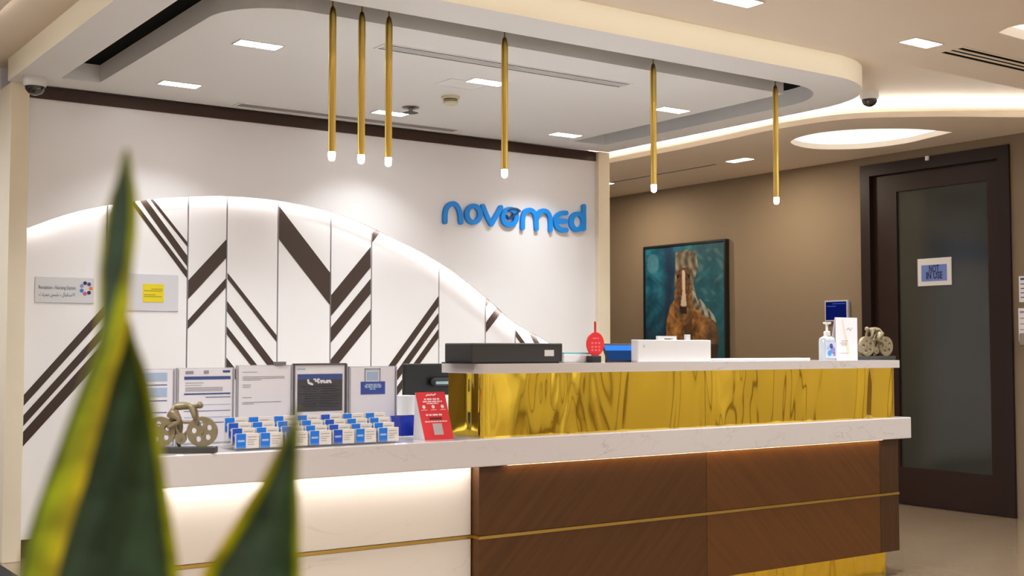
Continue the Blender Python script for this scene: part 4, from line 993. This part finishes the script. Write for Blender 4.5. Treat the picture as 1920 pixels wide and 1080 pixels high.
part('slit', MB().prism([(ww * .28, hh * .95), (ww * .33, hh * .95), (ww * .72, hh * .02), (ww * .56, hh * .02)], -.0008, 0, 1), mat('pale_gold_foil', rgb(236, 224, 205), .4), wc, label='pale diagonal ribbon')

# ------------------------------------------------------------------ floor mat by the pilaster
mt = thing('floor_mat', 'dark mat on the floor at the foot of the cream pilaster', 'mat', (1.0, 6.1, 0))
part('mat', MB().rbox((-.9, -.55, .0), (.48, .62, .012), .003), mat('black_rubber', rgb(26, 22, 20), .8, noise=.3, nscale=80), mt)
part('edge_strip', MB().box((-.86, -.5, .012), (.44, -.47, .014)), mat('mat_grey', rgb(150, 145, 140), .8), mt)

# ------------------------------------------------------------------ the snake plant in front of the lens
DP = 0.60
def at(x, y, d): return CAM + ray(x, y) * d
lf = mat('snake_leaf', (1, 1, 1, 1), .42, spec=.45, bump=.06, bscale=40)
nt = lf.node_tree; bs = nt.nodes['Principled BSDF']; L = nt.links.new
ua = nt.nodes.new('ShaderNodeAttribute'); ua.attribute_name = 'across'
cr = nt.nodes.new('ShaderNodeValToRGB'); el = cr.color_ramp.elements
el[0].position = 0.0; el[0].color = rgb(196, 150, 22); el[1].position = 1.0; el[1].color = rgb(190, 160, 18)
for p_, c_ in ((.10, rgb(180, 170, 8)), (.20, rgb(140, 150, 6)), (.235, rgb(44, 58, 18)), (.30, rgb(52, 70, 52)), (.70, rgb(54, 74, 54)), (.765, rgb(42, 56, 18)), (.80, rgb(130, 146, 5)), (.92, rgb(165, 160, 6))):
    q_ = el.new(p_); q_.color = c_
tcn = nt.nodes.new('ShaderNodeTexCoord'); nz = nt.nodes.new('ShaderNodeTexNoise'); nz.inputs['Scale'].default_value = 34; nz.inputs['Detail'].default_value = 3
mpn = nt.nodes.new('ShaderNodeMapping'); mpn.inputs['Scale'].default_value = (1, 1, 1.6)
r3 = nt.nodes.new('ShaderNodeValToRGB'); r3.color_ramp.elements[0].position = .35; r3.color_ramp.elements[0].color = (.5, .55, .6, 1); r3.color_ramp.elements[1].position = .68; r3.color_ramp.elements[1].color = (1.9, 2.1, 1.9, 1)
mm = nt.nodes.new('ShaderNodeMix'); mm.data_type = 'RGBA'; mm.blend_type = 'MULTIPLY'; mm.inputs[0].default_value = .5
L(tcn.outputs['Object'], mpn.inputs[0]); L(mpn.outputs[0], nz.inputs['Vector']); L(nz.outputs['Fac'], r3.inputs[0]); L(ua.outputs['Fac'], cr.inputs[0])
L(cr.outputs[0], mm.inputs[6]); L(r3.outputs[0], mm.inputs[7]); L(mm.outputs[2], bs.inputs['Base Color'])
base_c = at(250, 2050, DP + .04); PZ = 0.74
plant = thing('snake_plant', 'blurred snake plant with yellow-edged leaves close to the viewer in a tall planter', 'potted plant', (base_c.x, base_c.y, 0))
def leaf_mesh(rows, cols, d0, bow, name='leaf'):
    """rows: (y px, [x px of each column]), cols: across value of each column; d0 distance, bow: depth of the trough"""
    ys = [r[0] for r in rows]; xs_ = [r[1] for r in rows]
    n = 6; R = []
    for ci in range(len(cols)): R.append(spline([(xs_[i][ci], ys[i]) for i in range(len(rows))], n))
    nr = len(R[0]); vs2, ac, fs2 = [], [], []
    sub = 3
    cc = []
    for ci in range(len(cols) - 1): cc += [(ci, k / sub) for k in range(sub)]
    cc.append((len(cols) - 2, 1.0)); nc = len(cc)
    for side_ in (0, 1):
        for i in range(nr):
            xl, xr = R[0][i][0], R[-1][i][0]
            for ci, f in cc:
                x = R[ci][i][0] * (1 - f) + R[ci + 1][i][0] * f; y = R[ci][i][1] * (1 - f) + R[ci + 1][i][1] * f
                s = 0 if abs(xr - xl) < 1e-3 else (x - (xl + xr) / 2) / ((xr - xl) / 2)
                dd = d0(y) + bow * (1 - s * s) * min(1, abs(xr - xl) / 120) + side_ * (.0012 + .0012 * (1 - s * s))
                vs2.append(at(x, y, dd)); ac.append(cols[ci] * (1 - f) + cols[ci + 1] * f)
    o = nr * nc
    for i in range(nr - 1):
        for j in range(nc - 1):
            a_ = i * nc + j
            fs2.append((a_, a_ + 1, a_ + nc + 1, a_ + nc)); fs2.append((o + a_, o + a_ + nc, o + a_ + nc + 1, o + a_ + 1))
        for j in (0, nc - 1): a_ = i * nc + j; fs2.append((a_, a_ + nc, o + a_ + nc, o + a_))
    for i in (0, nr - 1):
        for j in range(nc - 1): a_ = i * nc + j; fs2.append((a_, a_ + 1, o + a_ + 1, o + a_))
    ob = part(name, MB().add(vs2, fs2), lf, plant, smooth=True, world=True)
    at_ = ob.data.attributes.new('across', 'FLOAT', 'POINT')
    for i, a_ in enumerate(ac): at_.data[i].value = a_
    return ob
C4 = [0, .22, .25, .75, .78, 1.0]
# broad lower blade
leaf_mesh([(600, [224, 230, 232, 240, 242, 246]), (640, [200, 222, 224, 244, 247, 256]), (700, [165, 212, 215, 258, 262, 278]), (760, [138, 196, 200, 272, 276, 291]), (830, [112, 178, 182, 284, 288, 303]),
           (900, [86, 158, 162, 292, 297, 312]), (980, [58, 132, 136, 301, 307, 324]), (1080, [34, 104, 108, 312, 318, 338]), (1300, [0, 70, 75, 330, 336, 356]), (1700, [10, 75, 80, 330, 335, 352]), (2080, [100, 140, 145, 300, 304, 315])],
          C4, lambda y: DP + .012, .02)
# twisted pointed upper blade, its underside folding over along the lower blade
leaf_mesh([(280, [233, 234, 235, 238, 240, 242]), (330, [219, 222, 223, 240, 243, 251]), (380, [202, 208, 210, 240, 244, 259]), (430, [193, 200, 202, 239, 243, 258]), (490, [186, 193, 195, 232, 236, 251]),
           (550, [184, 191, 193, 214, 219, 245]), (610, [184, 188, 190, 198, 202, 240]), (660, [174, 178, 179, 184, 188, 228]), (720, [152, 155, 156, 160, 164, 208]), (780, [129, 132, 133, 136, 140, 193]), (840, [108, 110, 111, 114, 118, 176]),
           (900, [86, 88, 89, 92, 96, 160]), (980, [58, 60, 61, 64, 68, 135]), (1080, [33, 35, 36, 39, 43, 107]), (1300, [-1, 1, 2, 5, 9, 72]), (1700, [9, 11, 12, 15, 19, 78]), (2060, [95, 96, 97, 99, 102, 142])], C4, lambda y: DP - .004, .005)
leaf_mesh([(758, [553, 554, 555, 557, 558, 560]), (790, [543, 548, 549, 555, 557, 561]), (830, [525, 535, 537, 551, 554, 562]), (890, [494, 512, 514, 549, 552, 560]), (960, [452, 475, 478, 547, 551, 562]), (1030, [408, 434, 437, 546, 550, 563]), (1090, [372, 400, 403, 545, 550, 565]),
           (1300, [290, 320, 324, 540, 545, 562]), (1700, [250, 280, 284, 480, 485, 502]), (2080, [230, 255, 258, 400, 404, 416])], C4, lambda y: DP + .035, .016)
part('planter', MB().lathe([(.11, 0), (.13, .02), (.15, PZ - .02), (.155, PZ), (.14, PZ), (.135, PZ - .05), (.02, PZ - .06)]), mat('grey_planter', rgb(120, 116, 110), .6), plant, smooth=True)
part('soil', MB().lathe([(.136, PZ - .05), (.13, PZ - .03), (.05, PZ - .025)]), mat('soil', rgb(48, 36, 28), .9, noise=.4, nscale=60), plant)

for M_ in bpy.data.materials:             # these glow but the lamps beside them carry the light
    if M_.name in ('lamp_glow', 'pendant_tip_glow', 'screen_navy', 'screen_text', 'tablet_navy', 'tablet_blue'): M_.cycles.emission_sampling = 'NONE'
